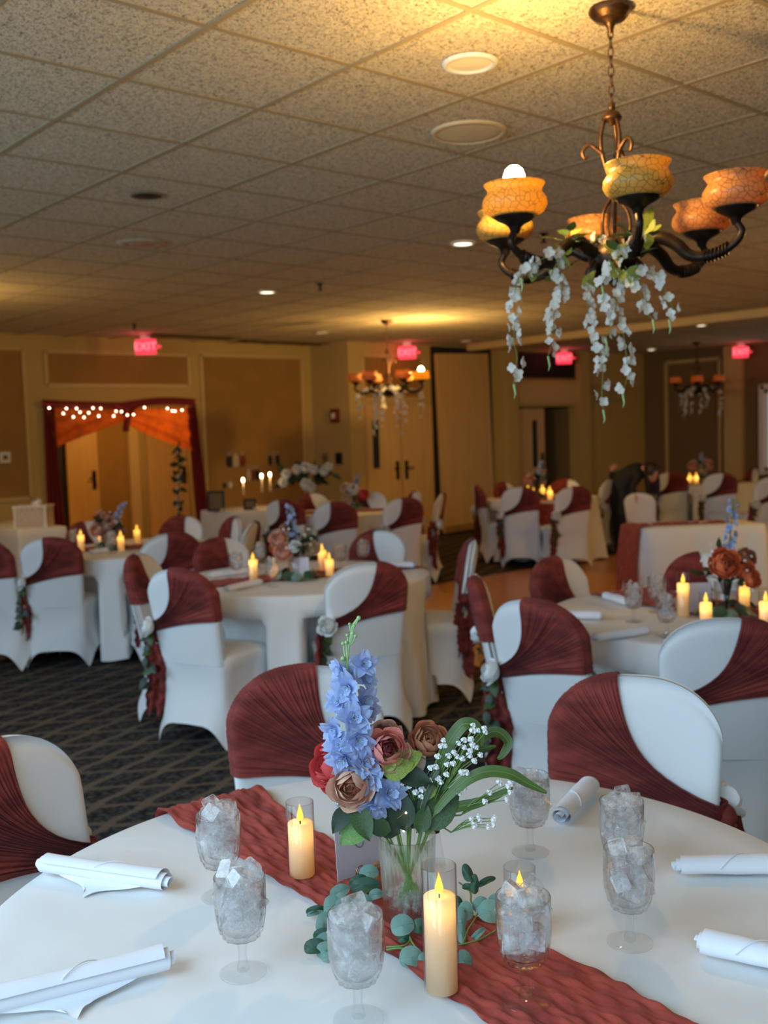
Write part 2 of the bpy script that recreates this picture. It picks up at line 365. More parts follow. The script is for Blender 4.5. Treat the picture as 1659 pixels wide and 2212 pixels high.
g.build('ceiling_grid', 'ceiling_grid', ceil)['kind'] = 'stuff'
# operable-wall track crossing the ceiling
struct(MB().box((11.62, 4.4, CEIL - 0.05), (0.16, 13.6, 0.1)).build('trim_1', 'trim'))
WH = CEIL + 0.1
def wall_along_x(name, y, x0, x1, holes, thick, m='wall'):
    b = MB(); xs = x0
    for (a, c, z0, z1) in holes:
        b.box(((xs + a) / 2, y + thick / 2, WH / 2), (a - xs, abs(thick), WH)); 
        if z0 > 0: b.box(((a + c) / 2, y + thick / 2, z0 / 2), (c - a, abs(thick), z0))
        b.box(((a + c) / 2, y + thick / 2, (z1 + WH) / 2), (c - a, abs(thick), WH - z1)); xs = c
    b.box(((xs + x1) / 2, y + thick / 2, WH / 2), (x1 - xs, abs(thick), WH))
    return struct(b.build(name, m))
def wall_along_y(name, x, y0, y1, holes, thick, m='wall'):
    b = MB(); ys = y0
    for (a, c, z0, z1) in holes:
        b.box((x + thick / 2, (ys + a) / 2, WH / 2), (abs(thick), a - ys, WH))
        if z0 > 0: b.box((x + thick / 2, (a + c) / 2, z0 / 2), (abs(thick), c - a, z0))
        b.box((x + thick / 2, (a + c) / 2, (z1 + WH) / 2), (abs(thick), c - a, WH - z1)); ys = c
    b.box((x + thick / 2, (ys + y1) / 2, WH / 2), (abs(thick), y1 - ys, WH))
    return struct(b.build(name, m))
wall_along_x('wall_left', YL, NEARX, 9.4, [(5.24, 7.33, 0, 2.08)], 0.15)
wall_along_y('wall_corner', 9.4, YB, YL + 0.15, [], 0.15)
wall_along_x('wall_back', YB, 9.55, XF, [(12.93, 14.55, 0, 1.98)], 0.15)
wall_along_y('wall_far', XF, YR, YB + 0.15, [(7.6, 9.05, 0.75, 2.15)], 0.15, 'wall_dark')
wall_along_x('wall_right', YR, NEARX, XF, [], -0.15)
wall_along_y('wall_near', NEARX, YR - 0.15, YL, [(a, c, 1.15, 2.85) for a, c in WIN], -0.15)
for k, (a, c) in enumerate(WIN):
    wf = MB()
    for y in (a + 0.03, (a + c) / 2, c - 0.03): wf.box((NEARX - 0.04, y, 2.0), (0.06, 0.06, 1.70))
    for z in (1.18, 2.82): wf.box((NEARX - 0.04, (a + c) / 2, z), (0.06, c - a, 0.06))
    struct(wf.build('window_%d' % (k + 1), 'white'))
wn = MB()
for y in (7.63, 8.32, 9.02): wn.box((XF + 0.03, y, 1.45), (0.06, 0.05, 1.4))
for z in (0.78, 2.12): wn.box((XF + 0.03, 8.32, z), (0.06, 1.45, 0.06))
wn.box((XF - 0.02, 9.09, 1.45), (0.05, 0.09, 1.55)); wn.box((XF - 0.02, 8.3, 2.2), (0.05, 1.6, 0.09)); wn.box((XF - 0.03, 8.3, 0.72), (0.1, 1.6, 0.05))
win6 = struct(wn.build('window_6', 'white'))
MB().box((XF + 0.06, 8.32, 1.45), (0.006, 1.4, 1.36)).build('pane', 'pane', win6)
# panelled mouldings
NT = [1]
def panel_x(x0, x1, z0, z1, y, inset='wall_panel'):
    NT[0] += 1; b = MB(); w_ = 0.045
    for (cx, cz, dx, dz) in (((x0 + x1) / 2, z0, x1 - x0, w_), ((x0 + x1) / 2, z1, x1 - x0, w_), (x0, (z0 + z1) / 2, w_, z1 - z0), (x1, (z0 + z1) / 2, w_, z1 - z0)):
        b.box((cx, y - 0.012, cz), (dx, 0.024, dz))
    b.box(((x0 + x1) / 2, y - 0.003, (z0 + z1) / 2), (x1 - x0 - w_, 0.006, z1 - z0 - w_), mi=1)
    struct(b.build('trim_%d' % NT[0], ['trim', inset]))
def panel_y(y0, y1, z0, z1, x, inset='wall_panel', frame_m='trim'):
    NT[0] += 1; b = MB(); w_ = 0.06
    for (cy, cz, dy, dz) in (((y0 + y1) / 2, z0, y1 - y0, w_), ((y0 + y1) / 2, z1, y1 - y0, w_), (y0, (z0 + z1) / 2, w_, z1 - z0), (y1, (z0 + z1) / 2, w_, z1 - z0)):
        b.box((x - 0.012, cy, cz), (0.024, dy, dz))
    b.box((x - 0.003, (y0 + y1) / 2, (z0 + z1) / 2), (0.006, y1 - y0 - w_, z1 - z0 - w_), mi=1)
    struct(b.build('trim_%d' % NT[0], [frame_m, inset]))
panel_x(3.2, 5.0, 0.95, 2.78, YL); panel_x(5.28, 7.3, 2.34, 2.76, YL); panel_x(7.5, 9.22, 0.3, 2.77, YL)
panel_x(9.66, 10.86, 2.12, 2.75, YB)
panel_y(9.9, 11.0, 0.2, 2.75, XF, 'wall_dark'); panel_y(5.2, 7.2, 0.2, 2.75, XF, 'wall_dark')
for x0, x1, y in ((NEARX, 5.1, YL), (7.5, 9.4, YL)):
    NT[0] += 1; struct(MB().box(((x0 + x1) / 2, y - 0.01, 0.06), (x1 - x0, 0.02, 0.12)).build('baseboard_left' if NT[0] < 9 else 'baseboard_left_end', 'trim'))
# pilasters of the far wall and beside the double doors
for (cx, cy, dx, dy, m_) in ((12.79, 11.44, 0.26, 0.12, 'wall'), (14.7, 11.44, 0.28, 0.12, 'wall'), (16.6, 9.6, 0.1, 0.34, 'trim')):
    NT[0] += 1; struct(MB().box((cx, cy, CEIL / 2), (dx, dy, CEIL)).build('trim_%d' % NT[0], m_))
NT[0] += 1; struct(MB().box((13.74, 11.48, 2.2), (1.64, 0.05, 0.34)).build('trim_%d' % NT[0], 'trim'))
# corridor behind the double doors on the right, and the lobby behind the draped doorway
def lobby(name, x0, x1, y0, y1, h, m):
    b = MB()
    b.box(((x0 + x1) / 2, y1 + 0.05, h / 2), (x1 - x0, 0.1, h)); b.box((x0 - 0.05, (y0 + y1) / 2, h / 2), (0.1, y1 - y0, h)); b.box((x1 + 0.05, (y0 + y1) / 2, h / 2), (0.1, y1 - y0, h))
    b.box(((x0 + x1) / 2, (y0 + y1) / 2, h + 0.05), (x1 - x0 + 0.2, y1 - y0, 0.1)); b.box(((x0 + x1) / 2, (y0 + y1) / 2, -0.05), (x1 - x0 + 0.2, y1 - y0, 0.1))
    struct(b.build(name, m))
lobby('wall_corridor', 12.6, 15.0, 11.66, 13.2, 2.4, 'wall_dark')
lobby('wall_lobby', 4.6, 10.2, 12.56, 14.6, 2.5, 'wall')
lamp((6.9, 13.2, 2.2), 26, (1.0, 0.6, 0.2), 0.1)
# doors
def door_leaf(name, label_n, w_, h, loc, rz, pane=None, handle_side=1, m='door'):
    d = struct(MB().box((w_ / 2, 0, h / 2), (w_ - 0.01, 0.045, h - 0.01)).build('door_%d' % label_n, m)); d.location = loc; d.rotation_euler = (0, 0, rz)
    if pane:
        px, z0, z1 = pane
        MB().box((px, -0.004, (z0 + z1) / 2), (0.13, 0.06, z1 - z0)).build('door_window', 'black', d)
        fr = MB()
        for q in (-0.075, 0.075): fr.box((px + q, -0.006, (z0 + z1) / 2), (0.02, 0.065, z1 - z0 + 0.04))
        fr.build('window_frame', 'trim', d)
    hx = w_ - 0.08 if handle_side > 0 else 0.08
    hb = MB().box((hx, -0.028, 1.05), (0.06, 0.012, 0.28)); hb.tube([(hx, -0.03, 1.08), (hx, -0.075, 1.08), (hx - 0.1 * handle_side, -0.075, 1.08)], 0.011)
    hb.build('door_handle', 'darkmetal', d)
    return d
door_leaf('door', 1, 0.66, 2.02, (9.66, YB - 0.03, 0), 0, (0.16, 1.1, 1.8), 1)
door_leaf('door', 2, 0.66, 2.02, (10.34, YB - 0.03, 0), 0, None, -1)
door_leaf('door', 3, 0.80, 1.96, (12.95, YB + 0.05, 0), 0, (0.52, 0.95, 1.75), 1)
door_leaf('door', 4, 0.78, 1.96, (14.52, YB + 0.12, 0), PI / 2 + 0.25, None, 1, 'wall_dark')
door_leaf('door', 5, 0.50, 2.05, (6.40, 14.5, 0), 0, None, 1)
door_leaf('door', 6, 0.72, 2.05, (7.72, 14.5, 0), 0, None, 1)
NT[0] += 1; struct(MB().box((7.49, 14.5, 1.25), (0.16, 0.1, 2.5)).build('trim_%d' % NT[0], 'trim'))
# black slab standing in for the folding partition's shaded recess, and its parked panel
NT[0] += 1; struct(MB().box((11.70, YB - 0.02, 1.46), (1.32, 0.04, 2.92)).build('trim_%d' % NT[0], 'black'))
pp = MB().box((0, 0, 1.4), (1.14, 0.07, 2.78)); 
pt = pp.build('partition_panel', 'door', None, (11.70, YB - 0.1, 0.03)); pt.rotation_euler = (0, math.radians(-1.5), 0)
tag(pt, 'tall tan folding-wall panel leaning before the black slab of its pocket', 'partition')
MB().box((0, -0.04, 0.06), (1.12, 0.012, 0.1)).build('kick_strip', 'wall_panel', pt)
# return-air grille above the right doors
vg = thing('return_air_grille', 'wide dark return-air grille high above the double doors', 'vent', (13.75, YB, 2.68))
MB().box((0, -0.01, 0), (1.62, 0.02, 0.44)).build('backing', 'black', vg)
fr = MB()
for z in (-0.22, 0.22): fr.box((0, -0.02, z), (1.66, 0.03, 0.03))
fr.build('frame', 'wall_dark', vg)
slat = MB().box((0, 0, 0), (1.6, 0.02, 0.012), Matrix.Rotation(0.6, 4, 'X')).mesh('slat', 'darkmetal')
for k in range(9): obj('slat', slat, vg, (0, -0.022, -0.18 + k * 0.045))
# ------------------------------------------------------------------ ceiling fixtures
def disc_fixture(name, label, cat, xy, R, lens_m, ring_m='white', drop=0.012, group=None):
    t = thing(name, label, cat, (xy[0], xy[1], CEIL), 0, group)
    MB().lathe([(R * 0.74, -0.002), (R * 0.78, -drop), (R * 0.95, -drop), (R, -0.001)], 32).build('trim_ring', ring_m, t)
    MB().lathe([(0.001, -drop * 0.7), (R * 0.5, -drop * 0.7), (R * 0.77, -drop * 0.45)], 32).build('lens', lens_m, t)
    return t
disc_fixture('recessed_downlight', 'large unlit round downlight with cream lens, nearest on the ceiling', 'ceiling light', (2.8227, 2.6853, 2.945), 0.105, 'downlight_lens')
t = thing('ceiling_speaker', 'wide flat round speaker cover behind the nearest downlight', 'speaker', (3.4374, 3.2896, 2.945))
MB().lathe([(0.001, -0.014), (0.12, -0.014), (0.165, -0.010), (0.172, -0.001)], 40).build('grille', 'speaker_grey', t)
MB().lathe([(0.150, -0.0125), (0.152, -0.017), (0.166, -0.012)], 40).build('rim', 'speaker_grey', t)
t = thing('open_downlight_can', 'black open round hole of an empty downlight can', 'ceiling light', (2.834, 5.1661, 2.945))
MB().lathe([(0.085, -0.004), (0.08, 0.0), (0.08, -0.003), (0.0, -0.003)], 28).build('can', 'black', t)
MB().lathe([(0.082, -0.002), (0.084, -0.006), (0.095, -0.001)], 28).build('rim', 'ceiling_grid', t)
t = thing('ceiling_speaker', 'round orange-tinted ceiling disc near the black open can', 'speaker', (3.4472, 6.3992, 2.945))
MB().lathe([(0.001, -0.01), (0.085, -0.012), (0.09, -0.008)], 32).build('cone', 'peach', t)
MB().lathe([(0.09, -0.008), (0.1, -0.014), (0.16, -0.009), (0.168, -0.001)], 32).build('rim', 'cream_petal', t)
for xy, lab, m_ in (((5.3821, 5.2342, 2.945), 'cream downlight just left of the nearest chandelier', 'downlight_on'), ((5.5304, 7.9154, 2.945), 'small lit downlight beside the black sprinkler head', 'downlight_on'),
        ((12.6246, 7.7805, 2.945), 'lit downlight behind the ceiling track on the right', 'downlight_on'), ((15.7087, 10.6841, 2.945), 'lit downlight above the bending woman', 'downlight_on'),
        ((8.2833, 10.657, 2.945), 'faint downlight left of the middle chandelier', 'downlight_lens'), ((11.0814, 10.7632, 2.945), 'faint downlight in front of the parked folding panel', 'downlight_lens')):
    disc_fixture('recessed_downlight', lab, 'ceiling light', xy, 0.09, m_)
for (px, lab) in (((5.6704, 7.2895, 2.945), 'black sprinkler head hanging beside a lit downlight'), ((5.6644, 10.7731, 2.945), 'dark sprinkler head above the leftmost exit sign'), ((5.6261, 4.6913, 2.945), 'dark sprinkler head behind the lit chandelier bowl')):
    t = thing('sprinkler_head', lab, 'sprinkler', px)
    MB().lathe([(0.035, 0), (0.03, -0.008), (0.012, -0.01), (0.012, -0.05), (0.008, -0.055)], 14).build('body', 'darkmetal', t)
    MB().lathe([(0.001, -0.062), (0.026, -0.062), (0.024, -0.058), (0.001, -0.058)], 14).build('deflector', 'darkmetal', t)
for (x0, x1, y, lab) in ((6.35, 7.6, 11.7, 'dark linear slot vent beside the leftmost exit sign'), (7.9, 9.3, 11.95, 'long dark slot vent in the ceiling above the photo table')):
    t = thing('slot_vent', lab, 'vent', ((x0 + x1) / 2, y, CEIL))
    MB().box((0, 0, -0.006), (x1 - x0, 0.24, 0.012)).build('slot', 'black', t)
    f = MB()
    for q in (-0.13, 0.13): f.box((0, q, -0.008), (x1 - x0 + 0.04, 0.03, 0.016))
    f.build('frame', 'wall_dark', t)
    for q in (-0.05, 0.05): MB().box((0, q, -0.01), (x1 - x0, 0.012, 0.014)).build('blade', 'darkmetal', t)
# exit signs
def exit_letters():
    cu = bpy.data.curves.new('exit', 'FONT'); cu.body = 'EXIT'; cu.size = 0.14; cu.align_x = 'CENTER'; cu.align_y = 'CENTER'; cu.extrude = 0.002
    o = bpy.data.objects.new('exit_tmp', cu); C.objects.link(o); bpy.context.view_layer.update()
    me = bpy.data.meshes.new_from_object(o.evaluated_get(bpy.context.evaluated_depsgraph_get())); bpy.data.objects.remove(o)
    me.materials.clear(); me.materials.append(MATS['sign_letter']); me.transform(Matrix.Rotation(PI / 2, 4, 'X')); return me
EX = exit_letters()
for (loc, lab) in (((6.3566, 11.8131, 2.92), 'pink-red lit exit sign above the draped doorway'), ((10.3935, 11.321, 2.93), 'lit exit sign beside the middle chandelier'), ((14.0178, 11.2917, 2.93), 'lit exit sign in front of the dark grille'), ((16.2, 9.2381, 2.4387), 'lit exit sign farthest right, by the far window')):
    t = thing('exit_sign', lab, 'exit sign', (loc[0], loc[1], CEIL), -0.70)
    MB().box((0, 0, -0.15), (0.26, 0.05, 0.19)).build('housing', 'sign_red', t)
    MB().box((0, 0, -0.022), (0.12, 0.06, 0.045)).build('bracket', 'white', t)
    MB().box((0.165, 0, -0.15), (0.05, 0.04, 0.03)).build('arrow_wing', 'sign_red', t)
    obj('lettering', EX, t, (0, -0.028, -0.15))
    lamp((loc[0] - 0.15, loc[1] - 0.17, CEIL - 0.13), 0.7, (1.0, 0.12, 0.16), 0.04, 'exit_glow')
NT[0] += 1; struct(MB().box((6.30, 14.56, 1.25), (0.20, 0.02, 2.5)).build('trim_%d' % NT[0], 'black'))  # flat black sheet standing in for the darkness of an open gap
NT[0] += 1; struct(MB().box((7.10, 14.585, 1.05), (0.62, 0.02, 2.1)).build('trim_%d' % NT[0], 'wall_panel'))
# ------------------------------------------------------------------ covered chairs
def ybk(z): return -0.205 - 0.19 * max(z - 0.46, -0.02)
def ztop(u): return 0.79 + 0.137 * (max(0.0, 1 - abs(u) ** 2.5)) ** 0.6
def hw(z): return 0.196 + 0.018 * min(1, max(0, (z - 0.46) / 0.3))
def backpt(u, t, side, off=0.0):
    zt = ztop(u); z = 0.43 + t * (zt - 0.43); x = u * hw(z)
    e = min(1.0, (1 - abs(u)) / 0.14, (zt - z) / 0.05 if t < 1 else 0); e = math.sqrt(max(0, 1 - (1 - e) ** 2))
    th = 0.010 + 0.018 * e
    return (x, ybk(z) + side * (th + off) + 0.02 * u * u * 1.0, z)
b = MB(); NU, NV = 29, 16
us = [math.sin((i / (NU - 1) - 0.5) * PI) for i in range(NU)]
for side in (-1, 1):
    vs = [backpt(us[i], (j / (NV - 1)) ** 0.8, side) for j in range(NV) for i in range(NU)]
    fs = [((j * NU + i), (j * NU + i + 1), ((j + 1) * NU + i + 1), ((j + 1) * NU + i)) for j in range(NV - 1) for i in range(NU - 1)]
    b.add(vs, [f if side < 0 else f[::-1] for f in fs])
n0 = NU * NV
per = [j * NU for j in range(NV)] + [(NV - 1) * NU + i for i in range(1, NU)] + [j * NU + NU - 1 for j in range(NV - 2, -1, -1)]
for q in range(len(per) - 1): b.f.append([per[q + 1], per[q], per[q] + n0, per[q + 1] + n0]); b.m.append(0); b.sm.append(True)
M_back = b.mesh('backrest', 'spandex')
def srect(a, cx, cy, ax, ay, e=0.42):
    c, s_ = math.cos(a), math.sin(a)
    return (cx + ax * math.copysign(abs(c) ** e, c), cy + ay * math.copysign(abs(s_) ** e, s_))
b = MB(); n = 64; lev = 9; vs = []
for j in range(lev):
    t = j / (lev - 1)
    for i in range(n):
        a = 2 * PI * i / n; ax = 0.252 - 0.05 * math.sin(PI * min(1, t * 0.62)) + 0.02 * t; ay = 0.262 - 0.06 * math.sin(PI * min(1, t * 0.60)) + 0.022 * t
        pull = 1 - 0.07 * math.sin(PI * t) * abs(math.cos(2 * a)) ** 1.5
        x, y = srect(a, 0, 0, ax, ay); z0 = 0.006 + 0.125 * abs(math.cos(2 * a)) ** 1.25 * (1 if abs(math.cos(2 * a)) > 0.02 else 0)
        vs.append((x * pull, y * pull, z0 + (0.45 - z0) * t))
for (k, z) in ((0.96, 0.468), (0.88, 0.478), (0.6, 0.487), (0.02, 0.49)):
    for i in range(n):
        a = 2 * PI * i / n; x, y = srect(a, 0, 0, 0.222, 0.224); vs.append((x * k, y * k, z))
lev += 4
b.add(vs, [(j * n + i, j * n + (i + 1) % n, (j + 1) * n + (i + 1) % n, (j + 1) * n + i) for j in range(lev - 1) for i in range(n)])
M_skirt = b.mesh('seat_skirt', 'spandex')
# sash: a fan from the gather on the chair's left edge to the right shoulder, over the edge and back to the gather in front
U0 = [-0.16]
def perim(s_):      # outline from the top, over the right shoulder, down the right side -> (x, z)
    if s_ < 0.78:
        u = U0[0] + (1 - U0[0]) * math.sin(s_ / 0.78 * PI / 2); z = ztop(u); return (u * hw(z), z)
    z = 0.79 - (s_ - 0.78) / 0.22 * 0.125; return (hw(z), z)
_rc = random.Random(21); CREASE = [(min(0.985, (k + _rc.uniform(0.1, 0.9)) / 34), _rc.uniform(0.005, 0.011), _rc.uniform(0.35, 1.2), _rc.uniform(-0.03, 0.03)) for k in range(34)]
def ridge(s_, r):
    q = 0.22 * math.sin(s_ * 61 + 2 * math.sin(s_ * 9)) + 0.2 * math.sin(s_ * 29 + 0.4 - r * 1.2)
    for c_, w_, a_, dr in CREASE: q -= a_ * math.exp(-((s_ - c_ - dr * (1 - r)) / w_) ** 2) - 0.5 * a_ * math.exp(-((s_ - c_ - dr * (1 - r) - 1.6 * w_) / w_) ** 2)
    return q
def sash_mesh(u0=-0.16):
    U0[0] = u0; b = MB(); NS, NR = 230, 20
    for side in (-1, 1):
        def fn(s_, r, side=side):
            px, pz = perim(s_); gx, gz = -0.205, 0.640 - 0.05 * s_
            r = 1 - (1 - r) ** 2.2; x = gx + (px - gx) * r; z = gz + (pz - gz) * r
            bow = math.sin(PI * r) * (1 - s_) ** 1.6; x += 0.055 * bow; z -= 0.045 * bow
            z += 0.015 * math.sin(PI * r) * s_ ** 6
            u = x / hw(z); e = min(1, max(0, (1 - abs(u)) / 0.14)); zt = ztop(max(-1, min(1, u))); e = min(e, max(0, (zt - z) / 0.05)); e = math.sqrt(max(0, 1 - (1 - e) ** 2))
            th = 0.010 + 0.018 * e + 0.0105 + (0.0052 + 0.002 * (1 - r)) * ridge(s_, r) * min(1, 5 * (1 - r) + 0.25) + 0.004 * (1 - r)
            return (x, ybk(z) + side * th + 0.02 * u * u, z)
        b.grid(fn, NS, NR)
    def edge(s_, q):
        px, pz = perim(s_); u = px / hw(pz); k = math.sin(PI * q); cx, cz = 0, 0.6
        d = Vector((px - cx, pz - cz)).normalized() * (0.0003 + 0.0100 * k + 0.0012 * ridge(s_, 1) * k)
        return (px + d.x, ybk(pz) + (-1 + 2 * q) * 0.0202 + 0.02 * u * u, pz + d.y)
    b.grid(edge, NS, 6)
    # the band that closes round the left edge
    b.grid(lambda p, q: (-0.205 - 0.022 * math.sin(PI * p) + 0.002 * math.sin(q * 22), ybk(0.61) + 0.02 + (-0.034 + 0.068 * p), 0.585 + 0.06 * q), 9, 7)
    return b.mesh('sash', 'sash')
M_sash = sash_mesh(); M_sash_narrow = sash_mesh(0.20)
M_knot = MB().ball((0, 0, 0), (0.026, 0.03, 0.034), 14, 9).mesh('knot', 'sash')
def tail_mesh(L, seed, wid):
    r = random.Random(seed); ph = [r.uniform(0, 6) for _ in range(6)]; b = MB()
    def fn(p, q):
        z = -L * q; wq = wid * (0.45 + 0.55 * min(1, q * 2.5)) * (1 + 0.12 * math.sin(q * 17 + ph[0]))
        s_ = p - 0.5; x = s_ * wq + 0.014 * math.sin(q * 5 + ph[1]); y = 0.017 * math.sin(p * 15 + ph[2] + q * 2) * (0.5 + q * 0.5) + 0.006 * math.sin(q * 40 + p * 9 + ph[3])
        return (x + 0.004 * math.sin(q * 50 + ph[4]), y + 0.012 * math.sin(q * 6 + ph[5]), z + (0.02 * math.sin(p * 11 + ph[4]) if q > 0.99 else 0))
    b.grid(fn, 17, 34); return b.mesh('sash_tail', 'sash')
M_tail = [tail_mesh(0.44, 1, 0.10), tail_mesh(0.38, 2, 0.09), tail_mesh(0.48, 3, 0.09), tail_mesh(0.30, 4, 0.07)]
# flowers and leaves
def petal(b, T, Lp, W, cup=0.35, curl=0.3, ruffle=0.0, mi=0, nu=5, nv=5, notch=0.0):
    def fn(p, q):
        s_ = p * 2 - 1; wd = W * math.sin(PI * (0.12 + 0.80 * q) ** 0.8) ** 0.7; y = q * Lp * (1 - notch * (1 - abs(s_)) * q)
        z = cup * Lp * (q ** 1.6) * (1 - curl * q * 1.4) + cup * 0.5 * W * s_ * s_ + ruffle * math.sin(s_ * 7 + q * 5) * q
        return (s_ * wd, y, z)
    b.grid(fn, nu, nv, T, mi)
def rose_mesh(name, mats, R=1.0, seed=0, core=1, opened=1.0):
    r = random.Random(seed); b = MB()
    def shell(Rk, lip, wid, a, flare, mi, lift=0.0, nu=8, nv=7):     # one cupped petal on a sphere of radius Rk, its lip at polar angle lip
        w1, w2 = r.uniform(-0.05, 0.05), r.uniform(0, 6)
        def fn(p, q):
            s_ = p * 2 - 1; th = 2.55 + (lip - 2.55) * q; th += 0.30 * q * s_ * s_ * (1 if q > 0.2 else 0.5); k = 1 + flare * q ** 4 * (1 - 0.3 * s_ * s_) + 0.03 * math.sin(s_ * 5 + w2) * q
            az = a + s_ * wid * (0.55 + 0.45 * math.sin(PI * (0.15 + 0.7 * q)))
            return (Rk * k * math.sin(th) * math.cos(az), Rk * k * math.sin(th) * math.sin(az), Rk * (0.92 * math.cos(th) + w1 * q) + lift)
        b.grid(fn, nu, nv, mi=mi)
    for k in range(10):
        a = k * 2.4 + r.uniform(-0.2, 0.2); shell(0.16 + 0.042 * k, 0.55 + 0.02 * k, 1.25 - 0.04 * k, a, 0.02, core, 0.16 - 0.012 * k, 7, 5)
    o = opened
    for (n_, Rk, lip, wid, fl, lf) in ((4, 0.64, 0.62 + 0.05 * o, 0.85, 0.03, 0.02), (5, 0.76, 0.74 + 0.1 * o, 0.78, 0.06, 0.0), (5, 0.88, 0.90 + 0.22 * o, 0.74, 0.13, -0.04), (5, 0.98, 1.08 + 0.38 * o, 0.70, 0.24 * o, -0.08)):
        a0 = r.uniform(0, 6)
        for k in range(n_): shell(Rk * r.uniform(0.96, 1.03), lip + r.uniform(-0.06, 0.06), wid, a0 + 2 * PI * k / n_ + r.uniform(-0.12, 0.12), fl, 0, lf)
    b.lathe([(0.03, -1.05), (0.14, -0.98), (0.34, -0.86), (0.50, -0.72)], 10, mi=0)
    for i in range(len(b.v)): b.v[i] = tuple(c * R for c in b.v[i])
    return b.mesh(name, mats)
def leaf_mesh(name, m_, W=0.34, nu=5, nv=8, fold=0.12, bend=0.25, point=1.0):
    b = MB()
    def fn(p, q):
        s_ = p * 2 - 1; wd = W * math.sin(PI * q ** (0.75 if point else 1.0)) ** 0.8 if 0 < q < 1 else 0.006
        return (s_ * wd, q, fold * abs(s_) * W + bend * q * (1 - q) - 0.1 * bend * q)
    b.grid(fn, nu, nv); return b.mesh(name, m_)
M_leaf = leaf_mesh('leaf', 'leaf_dark', 0.30)
M_leafg = leaf_mesh('leaf', 'leaf', 0.30)
M_rose_small = rose_mesh('rose', ['rose_white', 'rose_white'], 0.046, 3, 1, 1.15)
def make_chair(kind=0):
    t = thing('covered_chair', 'x', 'chair')
    obj('seat_skirt', M_skirt, t); obj('backrest', M_back, t)
    if kind == 9: return t
    s_ = obj('sash', M_sash if kind == 0 else M_sash_narrow, t)
    kp = (-0.222, ybk(0.61) + 0.02, 0.605)
    obj('knot', M_knot, s_, kp)
    if kind == 0: tl = ((0, (-0.225, ybk(0.6) - 0.005, 0.60), 0.5), (3, (-0.232, ybk(0.6) + 0.045, 0.595), 1.4))
    else: tl = ((2, (-0.232, ybk(0.6) + 0.0, 0.60), 0.9), (1, (-0.222, ybk(0.6) + 0.05, 0.60), 0.2))
    for k, p, a in tl: obj('sash_tail', M_tail[k], s_, p, (0, 0, a))
    o = obj('rose', M_rose_small, t, (-0.218, ybk(0.63) - 0.052, 0.625), None); o.rotation_euler = frame((-0.5, -0.8, 0.32)).to_euler()
    r = random.Random(5 + kind)
    for k in range(9 if kind == 0 else 7):
        z = 0.585 - 0.30 * (k / 9) ** 1.1; a = r.uniform(-0.9, 0.9)
        l = obj('leaf', M_leaf if k % 3 else M_leafg, t, (-0.228 + r.uniform(-0.012, 0.012), ybk(0.6) - 0.03 + r.uniform(-0.02, 0.02), z))
        d = Vector((math.sin(a) * 0.8, -0.35 + r.uniform(-0.2, 0.2), -0.8 + r.uniform(-0.2, 0.7))).normalized()
        zx = Vector((0.1, -1, 0.2)); x = d.cross(zx).normalized(); zz = x.cross(d); sc_ = r.uniform(0.055, 0.08)
        l.matrix_basis = Matrix.Translation(l.location) @ Matrix(((x.x, d.x, zz.x), (x.y, d.y, zz.y), (x.z, d.z, zz.z))).to_4x4() @ Matrix.Scale(sc_, 4)
    return t
protos = {}; POSES = {}
TC = {'T0': (1.146, 1.274), 'T1': (3.62, 4.93), 'T2': (3.78, 7.45), 'T3': (4.06, 2.40), 'T4': (7.1, 8.75), 'T5': (9.68, 8.18), 'T6': (13.08, 7.86)}
CHS = 1.016
def chair(tab, top, label, head=None, kind=0, tilt=0):
    c = Vector(TC[tab]) if tab else None; p = Vector((top[0], top[1]))
    h = math.radians(head) if head is not None else math.atan2(c.y - p.y, c.x - p.x)
    fx, fy = math.cos(h), math.sin(h); loc = (p.x + 0.285 * fx, p.y + 0.285 * fy, 0.0)
    grp = 'white covered banquet chairs'
    if kind not in protos:
        t = protos[kind] = make_chair(kind); t.location = loc; t.rotation_euler = (0, 0, h - PI / 2)
    else: t = dup(protos[kind], loc, h - PI / 2)
    POSES.setdefault(tab, []).append((loc[0], loc[1], h)); t['label'] = label; t['group'] = grp; t.scale = (CHS,) * 3
    return t
